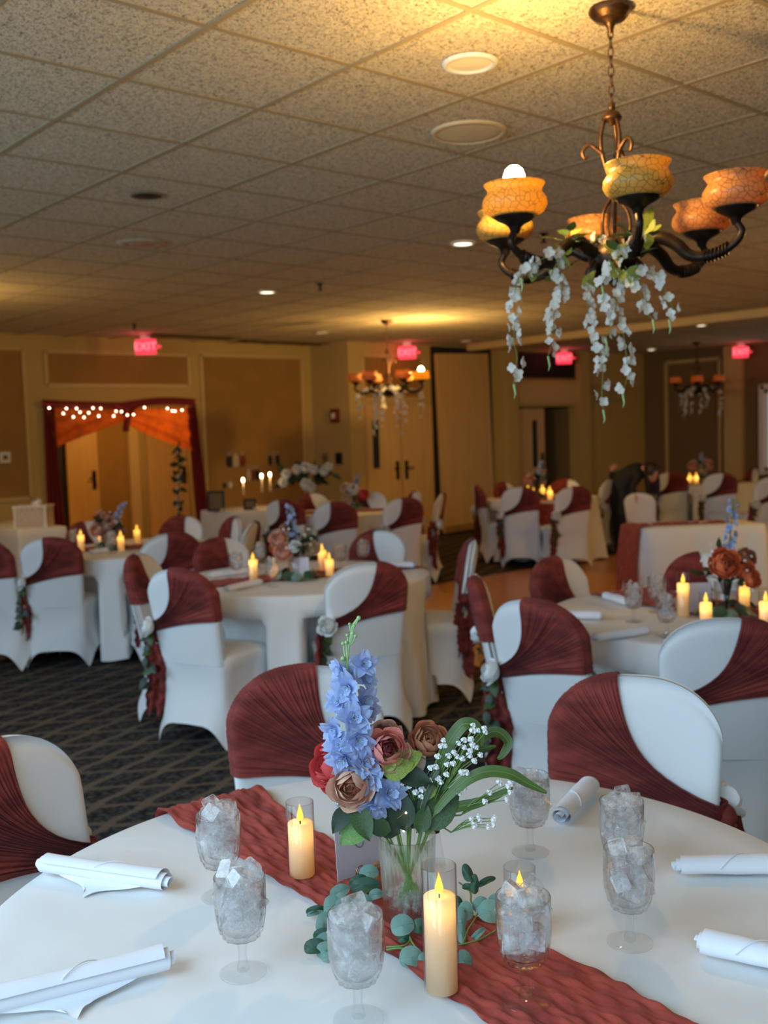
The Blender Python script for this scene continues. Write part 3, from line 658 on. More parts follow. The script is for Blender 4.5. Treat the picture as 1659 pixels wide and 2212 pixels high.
CH = [
 ('T0', (1.6819, 2.3056, 0.94), 'sashed chair across the nearest table, directly behind the blue flower spike', None, 0),
 ('T0', (2.1982, 1.5571, 0.94), 'sashed chair across the nearest table at right, white rose peeking past its corner', -152, 1),
 ('T0', (0.7809, 2.2553, 0.94), 'chair cut by the left picture edge beside the nearest table', None, 0),
 ('T1', (2.59, 4.60), 'chair with long leafy sash tail standing alone on the patterned carpet', 21, 0),
 ('T1', (3.3279, 3.9794, 0.94), 'chair seen from behind with white rose, just above the blue flower tip', 64, 1),
 ('T1', (2.8136, 5.4366, 0.94), 'sideways chair tucked behind the leafy-tailed chair', -52, 1),
 ('T1', (3.5792, 5.7889, 0.94), 'chair facing the viewer behind the middle table at its left', None, 0),
 ('T1', (4.4783, 5.2074, 0.94), 'chair facing the viewer behind the middle table at its right', None, 1),
 ('T1', (4.4024, 4.2773, 0.94), 'edge-on chair at the right of the middle table beside the dance floor', None, 0),
 ('T2', (2.9108, 6.9523, 0.94), 'chair seen from behind at far left with rose and long hanging tail', 50, 0),
 ('T2', (3.6007, 6.4686, 0.94), 'chair seen from behind right of the left table candles, dark wide sash', 78, 0),
 ('T2', (2.5552, 7.2458, 0.94), 'chair half cut by the left edge at the left table', 32, 1),
 ('T2', (4.4685, 7.7964, 0.94), 'chair behind the left table on its right, in front of the red drape', None, 0),
 ('T2', (3.7488, 8.1201, 0.94), 'low red chair back behind the left table candles', None, 1),
 ('T2', (4.64, 7.2575, 0.94), 'farther of two narrow edge-on chairs beside the photo table', None, 0),
 ('T2', (4.4548, 6.7047, 0.94), 'nearer of two narrow edge-on chairs beside the photo table', None, 1),
 ('T3', (2.9594, 2.5546, 0.94), 'chair at the right table with rose and tails, back turned, nearest the flowers', 4, 0),
 ('T3', (3.3273, 3.2036, 0.94), 'side-on chair at the left of the right table', None, 1),
 ('T3', (4.0045, 3.3102, 0.94), 'chair behind the right table against the wooden dance floor', None, 0),
 ('T3', (4.5926, 2.8028, 0.94), 'chair behind the right table candles, in front of the long white cloth', None, 1),
 ('T3', (3.0777, 1.8146, 0.94), 'large shaded chair back in front of the right table, cut by the right edge', 40, 1),
 ('T4', (6.2394, 8.7894, 0.94), 'chair left of the back-middle table behind the blue spike', 30, 0),
 ('T4', (7.106, 9.4361, 0.94), 'small far chair facing the viewer below the white flower arrangement', None, 1),
 ('T4', (6.2403, 7.9284, 0.94), 'chair seen from behind in front of the back-middle table', None, 0),
 ('T4', (7.6068, 8.9856, 0.94), 'pale chair top behind the back-middle table candle', None, 1),
 ('T4', (6.9593, 7.7001, 0.94), 'chair seen from behind at the right front of the back-middle table', 68, 0),
 ('T4', (7.796, 8.421, 0.94), 'pale chair at the far right of the back-middle table', None, 1),
 ('T4', (7.6559, 7.8686, 0.94), 'edge-on chair by the leaning folding panel', 128, 0),
 ('T5', (9.0139, 8.6393, 0.94), 'leftmost chair of the table with four candle glows', None, 1),
 ('T5', (9.5997, 8.7482, 0.94), 'far left chair behind the table with four candle glows', None, 0),
 ('T5', (8.7937, 7.7606, 0.94), 'left of two back-turned chairs flanking the hanging red runner', 34, 1),
 ('T5', (10.3446, 8.3429, 0.94), 'far right chair behind the table with four candle glows', None, 0),
 ('T5', (9.0531, 7.1861, 0.94), 'right of two back-turned chairs flanking the hanging red runner', 62, 0),
 ('T5', (10.4715, 7.7599, 0.94), 'chair with two red sash sides just left of the woman in black', 105, 1),
 ('T6', (12.326, 8.0857, 0.94), 'left back-turned chair at the farthest table, right of the woman', 30, 0),
 ('T6', (12.0675, 7.1859, 0.94), 'right back-turned chair at the farthest table', None, 1),
 ('T6', (13.4802, 7.4965, 0.94), 'far-right chair near the far window', None, 0),
 ('T6', (11.4443, 6.1283, 0.94), 'chair cut by the right edge below the far window', 60, 1),
]
for a in CH: chair(*a)
# ------------------------------------------------------------------ tablecloths
def cloth_mesh(R, seed, hem=0.03, nf=13, H=0.758, chairs=(), c=(0, 0)):
    r = random.Random(seed); ph = [r.uniform(0, 6.28) for _ in range(5)]; b = MB(); N = 150
    def rim(a, t):
        f = 0.5 + 0.5 * math.sin(nf * a + ph[0] + 1.3 * math.sin(2 * a + ph[1])); f2 = 0.5 + 0.5 * math.sin((nf // 2) * a + ph[2])
        return R + t ** 1.1 * (0.02 + 0.10 * f ** 1.4 * (0.5 + 0.5 * f2)) + 0.008 * t
    prof = []
    for k in range(12): prof.append(('top', (k / 11) ** 0.9))
    vs = []
    for kind, q in prof:
        for i in range(N):
            a = 2 * PI * i / N; rr = (R - 0.012) * max(q, 0.002)
            vs.append((rr * math.cos(a), rr * math.sin(a), H + 0.0012 * math.sin(3 * a + ph[3]) * q * (1 - q) * 4))
    for dz, dr in ((0.004, -0.004), (0.012, 0.0)):
        for i in range(N): a = 2 * PI * i / N; vs.append(((R + dr) * math.cos(a), (R + dr) * math.sin(a), H - dz))
    L = 14
    for k in range(1, L + 1):
        t = k / L
        for i in range(N):
            a = 2 * PI * i / N; rr = rim(a, t); z = H - 0.012 - (H - 0.012 - hem) * t
            x, y = rr * math.cos(a), rr * math.sin(a)
            if z < 0.60:           # the cloth is tucked in by the seats pushed against it
                for (cx, cy, hh_) in chairs:
                    fx, fy = math.cos(hh_), math.sin(hh_); lim = 0.262 if z < 0.53 else 0.262 - (z - 0.53) * 0.6
                    for _ in range(40):
                        dx, dy = x + c[0] - cx, y + c[1] - cy; ly = dx * fx + dy * fy; lx = dx * fy - dy * fx
                        if abs(lx) < 0.28 and -0.35 < ly < lim * (1 if abs(lx) < 0.2 else 1 - 0.6 * (abs(lx) - 0.2) / 0.08): x -= 0.012 * math.cos(a); y -= 0.012 * math.sin(a)
                        else: break
            vs.append((x, y, z + 0.012 * t * math.sin(nf * a + ph[4])))
    nl = 12 + 2 + L
    b.add(vs, [(j * N + i, j * N + (i + 1) % N, (j + 1) * N + (i + 1) % N, (j + 1) * N + i) for j in range(nl - 1) for i in range(N)])
    return b.mesh('tablecloth', 'cloth')
TB = {'T0': (0.765, 'white cloth on the nearest round table with the large bouquet'), 'T1': (0.765, 'cloth on the round table in the middle of the room'), 'T2': (0.77, 'cloth on the round table in front of the draped doorway'),
      'T3': (0.78, 'cloth on the round table at right with the orange rose'), 'T4': (0.62, 'cloth on the far round table below the middle chandelier'), 'T5': (0.68, 'cloth on the far round table left of the woman'), 'T6': (0.6, 'cloth on the farthest round table beneath the small chandelier')}
for k, (R_, lab) in TB.items():
    o = obj('tablecloth', cloth_mesh(R_, ord(k[1]), chairs=POSES.get(k, ()), c=TC[k]), None, (*TC[k], 0)); tag(o, lab, 'tablecloth', 'round tablecloths')
def boxcloth(name, x0, x1, y0, y1, H, label, loc=(0, 0, 0), rz=0, hem=0.03, amp=0.02, seed=1):
    r = random.Random(seed); b = MB(); per_ = []; cr = 0.03
    def ring(off):
        P = []
        for (cx, cy, a0) in ((x1 - cr, y1 - cr, 0), (x0 + cr, y1 - cr, PI / 2), (x0 + cr, y0 + cr, PI), (x1 - cr, y0 + cr, 1.5 * PI)):
            for k in range(6): a = a0 + k / 5 * PI / 2; P.append(((cx + (cr + off) * math.cos(a)), (cy + (cr + off) * math.sin(a)), a))
        Q = []
        for i in range(len(P)):
            p, q = P[i], P[(i + 1) % len(P)]; d = math.hypot(p[0] - q[0], p[1] - q[1]); m_ = max(1, int(d / 0.04))
            for k in range(m_): t = k / m_; Q.append((p[0] + (q[0] - p[0]) * t, p[1] + (q[1] - p[1]) * t, p[2] if t < 0.5 else q[2]))
        return Q
    base = ring(0); N = len(base); vs = [((x0 + x1) / 2, (y0 + y1) / 2, H)]
    for (dz, off) in ((0, -0.006), (0.006, 0)): vs += [(x + off * math.cos(a), y + off * math.sin(a), H - dz) for x, y, a in base]
    L = 9; ph = r.uniform(0, 6)
    for k in range(1, L + 1):
        t = k / L
        for i, (x, y, a) in enumerate(base):
            s_ = i * 0.04; d = t ** 0.5 * amp * (1.3 * abs(math.sin(s_ * 9.5 + ph + math.sin(s_ * 4))) ** 0.8 + 0.3 * math.sin(s_ * 9))
            vs.append((x + math.cos(a) * d, y + math.sin(a) * d, H - 0.006 - (H - 0.006 - hem) * t))
    b.add(vs, [(0, 1 + i, 1 + (i + 1) % N) for i in range(N)] + [(1 + j * N + i, 1 + (j + 1) * N + i, 1 + (j + 1) * N + (i + 1) % N, 1 + j * N + (i + 1) % N) for j in range(L + 1) for i in range(N)])
    o = b.build(name, 'cloth', None, loc); o.rotation_euler = (0, 0, rz); return tag(o, label, 'tablecloth')
boxcloth('long_tablecloth', 6.34, 8.17, 9.92, 10.66, 0.76, 'cloth on the long photo table against the left wall', amp=0.008)
boxcloth('long_tablecloth', 3.89, 4.40, 10.02, 11.5, 0.76, 'cloth on the gift table left of the draped doorway', amp=0.008, seed=4)
boxcloth('sweetheart_tablecloth', -0.02, 1.02, 0.0, 0.52, 0.76, 'bluish-white cloth hanging in folds on the small head table', (6.98, 4.82, 0), -0.61, amp=0.06, seed=2)
# runners
def runner_mesh(left, right, name='table_runner', z0=0.7635, NU=60, NV=260, amp=0.0062, seed=0, drop=None):
    r = random.Random(seed); ph = [r.uniform(0, 6) for _ in range(8)]; b = MB()
    def lerp(P, q):
        x = q * (len(P) - 1); i = min(int(x), len(P) - 2); t = x - i; a = P[max(i - 1, 0)], P[i], P[i + 1], P[min(i + 2, len(P) - 1)]
        return tuple(0.5 * ((2 * a[1][k]) + (a[2][k] - a[0][k]) * t + (2 * a[0][k] - 5 * a[1][k] + 4 * a[2][k] - a[3][k]) * t * t + (3 * a[1][k] - a[0][k] - 3 * a[2][k] + a[3][k]) * t ** 3) for k in range(3))
    def fn(p, q):
        A, B = lerp(left, q), lerp(right, q); e = 0.04 * math.sin(q * 31 + ph[0]) + 0.025 * math.sin(q * 67 + ph[1])
        pp = p + e * (1 - 2 * p) * 0.0 + (e * 0.35 if p in (0.0, 1.0) else 0)
        w1 = math.sin(p * 34 + ph[2] + 2.2 * math.sin(q * 7 + ph[3]) + 1.1 * math.sin(q * 23 + ph[4])); w2 = math.sin(p * 61 + ph[5] + 1.6 * math.sin(q * 13 + ph[6])); w3 = math.sin(q * 90 + p * 14 + ph[7])
        w4 = math.sin(p * 47 + q * 150 + 3 * math.sin(q * 17 + ph[1]) + 2 * math.sin(p * 9 + ph[2])); w5 = math.sin(-p * 80 + q * 115 + 2.5 * math.sin(q * 29 + ph[5]))
        h = amp * (0.6 + 0.30 * w1 + 0.26 * w2 + 0.10 * w3 + 0.30 * w4 + 0.22 * w5)
        return (A[0] + (B[0] - A[0]) * pp, A[1] + (B[1] - A[1]) * pp, A[2] + (B[2] - A[2]) * pp + max(0.0003, h))
    b.grid(fn, NU, NV); return b.mesh(name, 'runner')
def hang(P, c, R):      # flat outline -> points that fall over the table's edge beyond R
    out = []
    for x, y in P:
        d = math.hypot(x - c[0], y - c[1]); k = d - R
        if k <= 0: out.append((x, y, 0.7635))
        else: s_ = (R + 0.022 + 0.02 * min(k, 1)) / d; out.append((c[0] + (x - c[0]) * s_, c[1] + (y - c[1]) * s_, 0.7635 - k))
    return out
c0 = TC['T0']
Lr = [(1.055, 2.50), (1.055, 2.34), (1.056, 2.18)] + [(1.06, 2.03), (1.062, 1.9), (1.06, 1.76), (1.052, 1.6), (1.045, 1.45), (1.035, 1.32), (1.02, 1.19), (1.0, 1.06), (0.985, 0.94), (0.98, 0.8), (0.98, 0.6)]
Rr = [(1.315, 2.48), (1.315, 2.32), (1.315, 2.16)] + [(1.31, 2.0), (1.285, 1.88), (1.258, 1.75), (1.235, 1.6), (1.225, 1.46), (1.215, 1.32), (1.21, 1.17), (1.21, 1.03), (1.208, 0.9), (1.195, 0.76), (1.19, 0.6)]
o = obj('table_runner', runner_mesh(hang(Lr, c0, 0.765), hang(Rr, c0, 0.765), seed=3)); tag(o, 'crinkled rust runner under the large bouquet on the nearest table', 'table runner', 'rust table runners')
def straight_runner(c, ang, half, wid, R, label, seed, drop=0.35, z=None):
    d = Vector((math.cos(ang), math.sin(ang))); nrm = Vector((-d.y, d.x)); n_ = 22; ls, rs = [], []
    tot = half + drop
    for k in range(n_ + 1):
        t = -tot + 2 * tot * k / n_; p = Vector(c) + d * t
        ls.append(tuple(p + nrm * (wid / 2 + 0.01 * math.sin(k * 1.7)))); rs.append(tuple(p - nrm * (wid / 2 + 0.01 * math.sin(k * 2.3))))
    o = obj('table_runner', runner_mesh(hang(ls, c, R), hang(rs, c, R), seed=seed, NU=26, NV=90)); return tag(o, label, 'table runner', 'rust table runners')
straight_runner(TC['T1'], math.radians(-16), 0.765, 0.28, 0.765, 'rust runner across the middle table under candles', 4, 0.0)
straight_runner(TC['T2'], math.radians(-35), 0.77, 0.28, 0.77, 'rust runner on the table before the draped doorway', 5, 0.0)
straight_runner(TC['T3'], math.radians(75), 0.78, 0.36, 0.78, 'rust runner under the orange rose centrepiece', 6, 0.0)
straight_runner(TC['T4'], math.radians(-35), 0.62, 0.26, 0.62, 'rust runner on the back-middle table', 7, 0.0)
straight_runner(TC['T5'], math.radians(46), 0.68, 0.30, 0.68, 'rust runner hanging down the front of the far round table', 8, 0.62)
straight_runner(TC['T6'], math.radians(-40), 0.60, 0.26, 0.60, 'rust runner on the farthest table', 9, 0.0)
# head-table runner: along the top and down the left end
Tm = Matrix.Translation((6.98, 4.82, 0)) @ Matrix.Rotation(-0.61, 4, 'Z')
def hp(x, y, z): return tuple(Tm @ Vector((x, y, z)))
lft = [hp(-0.10, -0.04, 0.10), hp(-0.09, -0.03, 0.4), hp(-0.06, 0.0, 0.68), hp(-0.03, 0.05, 0.764)] + [hp(0.1 + 0.18 * k, 0.20, 0.764) for k in range(5)]
rgt = [hp(-0.10, 0.47, 0.10), hp(-0.09, 0.47, 0.4), hp(-0.06, 0.47, 0.68), hp(-0.03, 0.46, 0.764)] + [hp(0.1 + 0.18 * k, 0.44, 0.764) for k in range(5)]
o = obj('table_runner', runner_mesh(lft, rgt, seed=11, NU=24, NV=80)); tag(o, 'dark rust runner along the head table and down its left end', 'table runner', 'rust table runners')
for k in range(9):
    p = hp(0.15 + 0.08 * k, 0.25 + 0.04 * math.sin(k * 2.1), 0.771)
    T_ = MB(); petal(T_, Matrix.Rotation(k, 4, 'Z'), 0.05, 0.022, 0.2, 0.3); q = T_.build('loose_petal', 'rose_white', None, p); tag(q, 'loose white petal scattered on the head table runner', 'petal', 'petals on the head table')
# ------------------------------------------------------------------ goblets with ice
GH = 0.158
def facet(a, lo, hi, t, n_=10, amp=0.05):
    return 1 + amp * (abs(math.cos(n_ / 2 * a)) - 0.6) * max(0, min(1, (t - lo) / 0.08)) * max(0, min(1, (hi - t) / 0.12))
b = MB()
outer = [(0.0100, 0.0580), (0.0240, 0.0590), (0.0290, 0.0620), (0.0300, 0.0690), (0.0335, 0.0715), (0.0350, 0.0780), (0.0378, 0.094), (0.0396, 0.110), (0.0402, 0.125), (0.0400, 0.142), (0.0398, 0.156), (0.0394, 0.1578)]
inner = [(0.0380, 0.1565), (0.0376, 0.142), (0.0376, 0.125), (0.0372, 0.108), (0.0352, 0.092), (0.0325, 0.079), (0.0270, 0.070), (0.015, 0.066), (0.0002, 0.065)]
b.lathe(outer + inner, 60, rad=lambda a, t: facet(a, 0.0, 0.44, t, 12, 0.10), cap=(True, False))
M_bowl = b.mesh('bowl', 'goblet_bowl')
b = MB(); b.lathe([(0.0100, 0.006), (0.0100, 0.012), (0.0072, 0.020), (0.0066, 0.032), (0.0074, 0.044), (0.0090, 0.054), (0.0140, 0.0583)], 6, cap=(True, True), smooth=False)
M_stem = b.mesh('stem', 'goblet_stem')
b = MB(); b.lathe([(0.0002, 0.0005), (0.034, 0.0005), (0.0368, 0.0018), (0.0368, 0.0034), (0.030, 0.0052), (0.014, 0.0075), (0.0002, 0.0085)], 40)
M_foot = b.mesh('foot', 'goblet_glass')
ICE = []
for k in range(5):
    r = random.Random(k); b = MB(); s_ = 0.0128; m = 0.0032
    pts = []
    bm_v = []
    for X in (-1, 1):
        for Y in (-1, 1):
            for Z_ in (-1, 1):
                base = Vector((X, Y, Z_)) * s_ + Vector((r.uniform(-1, 1), r.uniform(-1, 1), r.uniform(-1, 1))) * 0.002
                for ax in range(3): v = base.copy(); v[ax] -= (X, Y, Z_)[ax] * m; bm_v.append(v)
    import bmesh
    bm = bmesh.new()
    for v in bm_v: bm.verts.new(v)
    bmesh.ops.convex_hull(bm, input=bm.verts[:])
    me = bpy.data.meshes.new('ice_cube'); bm.to_mesh(me); bm.free(); me.materials.append(MATS['ice']); ICE.append(me)
gob0 = None
def goblet(loc, label, spin=0.0, group='ice water goblets'):
    global gob0
    if gob0 is None:
        t = thing('water_goblet', label, 'goblet', loc, spin, group); gob0 = t
        obj('bowl', M_bowl, t); obj('stem', M_stem, t); obj('foot', M_foot, t); return t
    return dup(gob0, loc, spin, label)
def ice_in(loc, label, seed, top=0.168, n_layers=5):
    r = random.Random(seed); z = 0.079; k = 0
    for L_ in range(n_layers + 1):
        z = 0.082 + L_ * (top - 0.090) / n_layers; cnt = 2 if L_ == 0 else (4 if L_ < n_layers else 3); rad = 0.012 if L_ == 0 else 0.0215 if L_ < n_layers else 0.018
        a0 = r.uniform(0, 6)
        for i in range(cnt):
            a = a0 + 2 * PI * i / cnt + r.uniform(-0.2, 0.2)
            o = obj('ice_cube', ICE[k % 5], None, (loc[0] + rad * math.cos(a), loc[1] + rad * math.sin(a), loc[2] + z + r.uniform(-0.003, 0.003)), (r.uniform(0, 3), r.uniform(0, 3), r.uniform(0, 3)))
            if cnt == 4: o.scale = (1.03,) * 3
            tag(o, label, 'ice cube', label.replace('clear ice cube in', 'ice in')); k += 1
TZ = 0.7605
G0 = [((0.9429, 1.5706, 0.7605), 'goblet heaped with ice, standing on white cloth beside the rust runner at left', 'clear ice cube in the goblet behind at left', 0.172),
      ((0.8236, 1.3175, 0.7605), 'front left goblet with full round foot on white cloth', 'clear ice cube in the front left goblet', 0.168),
      ((0.871, 1.0935, 0.7605), 'goblet in front of the eucalyptus, foot cut by the bottom edge', 'clear ice cube in the goblet before the eucalyptus', 0.168),
      ((1.0702, 0.9553, 0.766), 'goblet standing on the rust runner in front of a candle', 'clear ice cube in the goblet on the runner', 0.170),
      ((1.3236, 0.9546, 0.7605), 'nearer of the two overlapping goblets at right', 'clear ice cube in the nearer right goblet', 0.164),
      ((1.4905, 1.0892, 0.7605), 'farther of the two overlapping goblets at right', 'clear ice cube in the farther right goblet', 0.170),
      ((1.4818, 1.3004, 0.7605), 'goblet beneath the drooping green leaf tip', 'clear ice cube in the goblet beneath the leaf tip', 0.158)]
for i, (p, lab, il, tp) in enumerate(G0):
    goblet(p, lab, i * 0.7); ice_in(p, il, i + 3, tp)
# ice heaps in the goblets of the other tables: countless lumps a few pixels wide
b = MB(); r = random.Random(2)
for k in range(24):
    a = k * 2.4; z = 0.078 + 0.09 * k / 24; rad = 0.022 * min(1, (z - 0.068) / 0.02) * (0.6 + 0.4 * (k % 2)); q = 0.0095
    T_ = Matrix.Translation((rad * math.cos(a), rad * math.sin(a), z)) @ Matrix.Rotation(r.uniform(0, 3), 4, 'X') @ Matrix.Rotation(r.uniform(0, 3), 4, 'Z')
    b.box((0, 0, 0), (2 * q, 1.7 * q, 1.8 * q), T_)
M_iceheap = b.mesh('ice_heap', 'ice')
def far_goblet(p, lab, where):
    goblet(p, lab, p[0] * 3); o = obj('ice_heap', M_iceheap, None, p, (0, 0, p[1])); tag(o, 'heap of ice in the ' + where, 'ice', None, 'stuff')
for p, lab, wh in (((3.617, 2.565, 0.7605), 'front left goblet on the table with the orange rose', 'front left goblet by the orange rose table candle'), ((3.8721, 2.622, 0.7605), 'hindmost goblet on the orange rose table', 'hindmost goblet of the orange rose table'),
        ((3.438, 2.2848, 0.7605), 'nearest goblet on the orange rose table, beside the pale napkin', 'goblet nearest the napkin on the orange rose table'),
        ((3.282, 5.1329, 0.7605), 'leftmost goblet on the middle table, beside a tall candle', 'leftmost goblet of the middle table'), ((3.2416, 4.7023, 0.7605), 'goblet in front of a low candle on the middle table', 'goblet before the low candle of the middle table'),
        ((3.6626, 5.4446, 0.7605), 'hazy goblet behind the tall left candle on the middle table', 'hazy goblet behind the middle table left candle'), ((3.9152, 4.9343, 0.7605), 'goblet right of the candle pair on the middle table', 'goblet right of the middle table candle pair'),
        ((4.1431, 4.9872, 0.7605), 'rightmost goblet on the middle table before a chair back', 'rightmost goblet of the middle table'),
        ((3.4796, 7.1591, 0.7605), 'goblet between the candles of the left table', 'goblet between candles on the left table'), ((3.3911, 7.6232, 0.7605), 'leftmost goblet on the left table', 'leftmost goblet of the left table'), ((3.7923, 8.1022, 0.7605), 'rear goblet between candles on the left table', 'rear goblet of the left table')):
    far_goblet(p, lab, wh)
# ------------------------------------------------------------------ LED pillar candles in glass cylinders
def candle_meshes(R_, H, hw_):
    g = MB(); g.lathe([(R_, 0.001), (R_, H), (R_ - 0.0012, H + 0.0004), (R_ - 0.0016, H - 0.001), (R_ - 0.0016, 0.003)], 40)
    rim = MB(); rim.lathe([(R_ - 0.0018, H - 0.001), (R_ - 0.0008, H + 0.0008), (R_ + 0.0003, H - 0.001)], 40); rim.lathe([(R_ + 0.0004, 0.0008), (R_ + 0.0006, 0.003), (R_ - 0.001, 0.004)], 40)
    wr = R_ - 0.0028; wx = MB(); wx.lathe([(0.001, 0.002), (wr, 0.002), (wr, hw_ - 0.002), (wr - 0.002, hw_), (0.010, hw_ - 0.002), (0.004, hw_ - 0.004), (0.0005, hw_ - 0.004)], 36)
    f = MB(); fz = hw_ + 0.002
    prof = [(0.0005, 0.0), (0.0045, 0.002), (0.0062, 0.007), (0.0058, 0.012), (0.0040, 0.019), (0.0018, 0.026), (0.0002, 0.032)]
    fs_ = 1.7 if R_ > 0.03 else (1.3 if R_ > 0.027 else 1.0); f.lathe([(r_ * fs_, fz + z * fs_) for r_, z in prof], 14)
    c_ = MB(); c_.tube([(0, 0, hw_ - 0.006), (0, 0, fz + 0.003)], 0.0015, 6)
    return g.mesh('glass_cylinder', 'thin_glass'), rim.mesh('glass_rim', 'goblet_glass'), wx.mesh('wax', 'wax'), f.mesh('flame', 'flame_core'), c_.mesh('wick', 'black')
CM = {}
def candle(loc, H, hw_, label, R_=0.0265, glow=0.075):
    k = (R_, H, hw_)
    if k not in CM: CM[k] = candle_meshes(*k)
    g, rim, wx, f, c_ = CM[k]; t = thing('pillar_candle', label, 'candle', loc, 0, 'flameless pillar candles in glass')
    gl = obj('glass_cylinder', g, t); obj('glass_rim', rim, gl); obj('wax', wx, t); fl = obj('flame', f, t); obj('wick', c_, fl)
    if glow: lamp((loc[0], loc[1], loc[2] + hw_ - 0.020), glow, (1.0, 0.50, 0.10), 0.006, 'candle_glow')
    return t
RZ = 0.7665
candle((1.0956, 1.5306, 0.7665), 0.142, 0.103, 'candle on the runner left of the number card')
candle((1.0043, 1.0602, 0.7665), 0.190, 0.145, 'tallest candle, nearest in front of the ribbed vase')
candle((1.2208, 1.0963, 0.7665), 0.110, 0.070, 'short candle partly hidden behind the goblet on the runner')
for p, H, q, lab in (((3.8204, 2.4546, 0.766), 0.19, 0.145, 'tall candle left of the orange rose'), ((3.7331, 2.2918, 0.766), 0.13, 0.09, 'short candle before the orange rose vase'), ((4.1158, 2.3386, 0.766), 0.14, 0.10, 'candle right of the orange rose vase'), ((3.8452, 2.0895, 0.766), 0.14, 0.10, 'candle cut by the right edge on the orange rose table'),
        ((3.29, 4.9631, 0.766), 0.16, 0.125, 'tall left candle on the middle table'), ((3.4663, 5.0095, 0.766), 0.11, 0.075, 'low candle behind a goblet on the middle table'), ((3.8224, 4.9966, 0.766), 0.16, 0.125, 'rear candle of the pair on the middle table'), ((3.6925, 4.7613, 0.766), 0.13, 0.10, 'front candle of the pair on the middle table'),
        ((3.3744, 7.4525, 0.766), 0.17, 0.13, 'leftmost candle on the left table'), ((3.8365, 8.0715, 0.766), 0.12, 0.085, 'rear candle left of the flowers on the left table'), ((3.5933, 7.2258, 0.766), 0.15, 0.115, 'front candle right of the flowers on the left table'), ((3.9429, 7.6335, 0.766), 0.15, 0.115, 'rightmost candle on the left table'),
        ((7.6705, 8.9294, 0.766), 0.12, 0.09, 'single candle on the back-middle table'),
        ((9.5623, 8.2998, 0.766), 0.13, 0.10, 'leftmost of the four candle glows on the far round table'), ((9.0858, 7.8029, 0.766), 0.13, 0.10, 'second from left of the four candle glows'), ((9.6279, 8.1272, 0.766), 0.14, 0.11, 'third from left of the four candle glows'), ((9.2799, 7.7225, 0.766), 0.14, 0.11, 'rightmost of the four candle glows'),
        ((12.793, 8.0914, 0.766), 0.12, 0.09, 'left candle on the farthest table'), ((12.7144, 7.9387, 0.766), 0.13, 0.10, 'right candle on the farthest table')):
    far_ = p[0] > 6
    candle(p, H, q, lab, 0.034 if far_ else 0.0275, 0.35 if far_ else 0.16)
# ------------------------------------------------------------------ rolled napkins
def napkin_mesh(seed, R_=0.0225, L_=0.21, tail=True):
    r = random.Random(seed); b = MB(); N = 56; prof = []
    for i in range(N):
        t = i / (N - 1); a = t * 2 * PI * 2.35 + 0.4; q = R_ * (0.32 + 0.68 * t)
        prof.append((q * math.cos(a) * 1.08, q * math.sin(a) * 0.90))
    NL = 14
    def fn(p, q):
        i = min(N - 1, int(round(p * (N - 1)))); x, z = prof[i]; s_ = 1 + 0.05 * math.sin(q * 6 + seed) + 0.02 * math.sin(q * 17 + p * 9)
        skew = (0.018 * (1 - p) * (1 if q > 0.5 else -1)) * (abs(q - 0.5) * 2) ** 2
        return (x * s_, (q - 0.5) * L_ + skew, R_ * 0.90 + z * s_)
    b.grid(fn, N, NL)
    if tail:      # loose corner lying out from under the roll
        def ft(p, q): return (-0.012 - 0.058 * q * (1 - abs(p - 0.45) * 1.3), (p - 0.5) * L_ * 0.75 * (1 - q * 0.8), 0.0012 + 0.002 * math.sin(p * 9) * q + 0.008 * (1 - q) ** 2)
        b.grid(ft, 10, 6)
    # seam of the outer hem running diagonally
    b.tube([(R_ * 1.09 * math.cos(a), -0.5 * L_ + 0.5 * L_ * (0.55 + a * 0.22), R_ * 0.90 + R_ * 0.93 * math.sin(a)) for a in [0.15 + 0.2 * k for k in range(12)]], 0.0011, 5)
    return b.mesh('napkin', 'napkin')
NM = [napkin_mesh(1), napkin_mesh(2, 0.024, 0.235), napkin_mesh(3, 0.0225, 0.20, False), napkin_mesh(4, 0.021, 0.21)]
def napkin(p, q, k, label, flip=0, roll=0):
    d = Vector(q) - Vector(p); h = math.atan2(d.y, d.x); c = (Vector(p) + Vector(q)) / 2
    o = obj('napkin_roll', NM[k], None, (c.x, c.y, TZ + 0.001), (0, 0, h - PI / 2 + flip)); o.scale = (1, max(0.75, min(1.35, d.length / 0.215)), 1)
    return tag(o, label, 'napkin', 'rolled white napkins')
napkin((0.7531, 1.9022, 0.7605), (0.8802, 1.6685, 0.7605), 0, 'napkin roll at upper left on the nearest table, loose corner beneath', PI)
napkin((0.469, 1.4836, 0.7605), (0.7224, 1.4132, 0.7605), 1, 'napkin roll in the lower left corner', PI)
napkin((1.6292, 1.3463, 0.7605), (1.8322, 1.4217, 0.7605), 2, 'napkin roll with its spiral end toward the viewer')
napkin((1.5953, 1.0386, 0.7605), (1.758, 0.8797, 0.7605), 3, 'napkin roll pointing off the right edge, upper one', 0)
napkin((1.3755, 0.8538, 0.7605), (1.4302, 0.6805, 0.7605), 0, 'napkin roll cut by the lower right edge', 0)
napkin((3.4528, 2.8558, 0.7605), (3.5593, 2.6882, 0.7605), 2, 'napkin roll at far left of the orange rose table')
napkin((3.1683, 2.4277, 0.7605), (3.41, 2.3621, 0.7605), 3, 'napkin roll nearest on the orange rose table')
napkin((3.9975, 2.9953, 0.7605), (3.8998, 2.7823, 0.7605), 2, 'napkin roll behind the goblets on the orange rose table')
napkin((3.2018, 5.3086, 0.7605), (3.4624, 5.2865, 0.7605), 2, 'napkin roll on the runner end of the middle table')
napkin((2.9653, 4.7404, 0.7605), (3.2389, 4.8219, 0.7605), 3, 'beige-looking napkin roll nearest on the middle table')
napkin((4.1785, 4.7816, 0.7605), (4.2436, 4.6134, 0.7605), 2, 'napkin roll at right on the middle table')
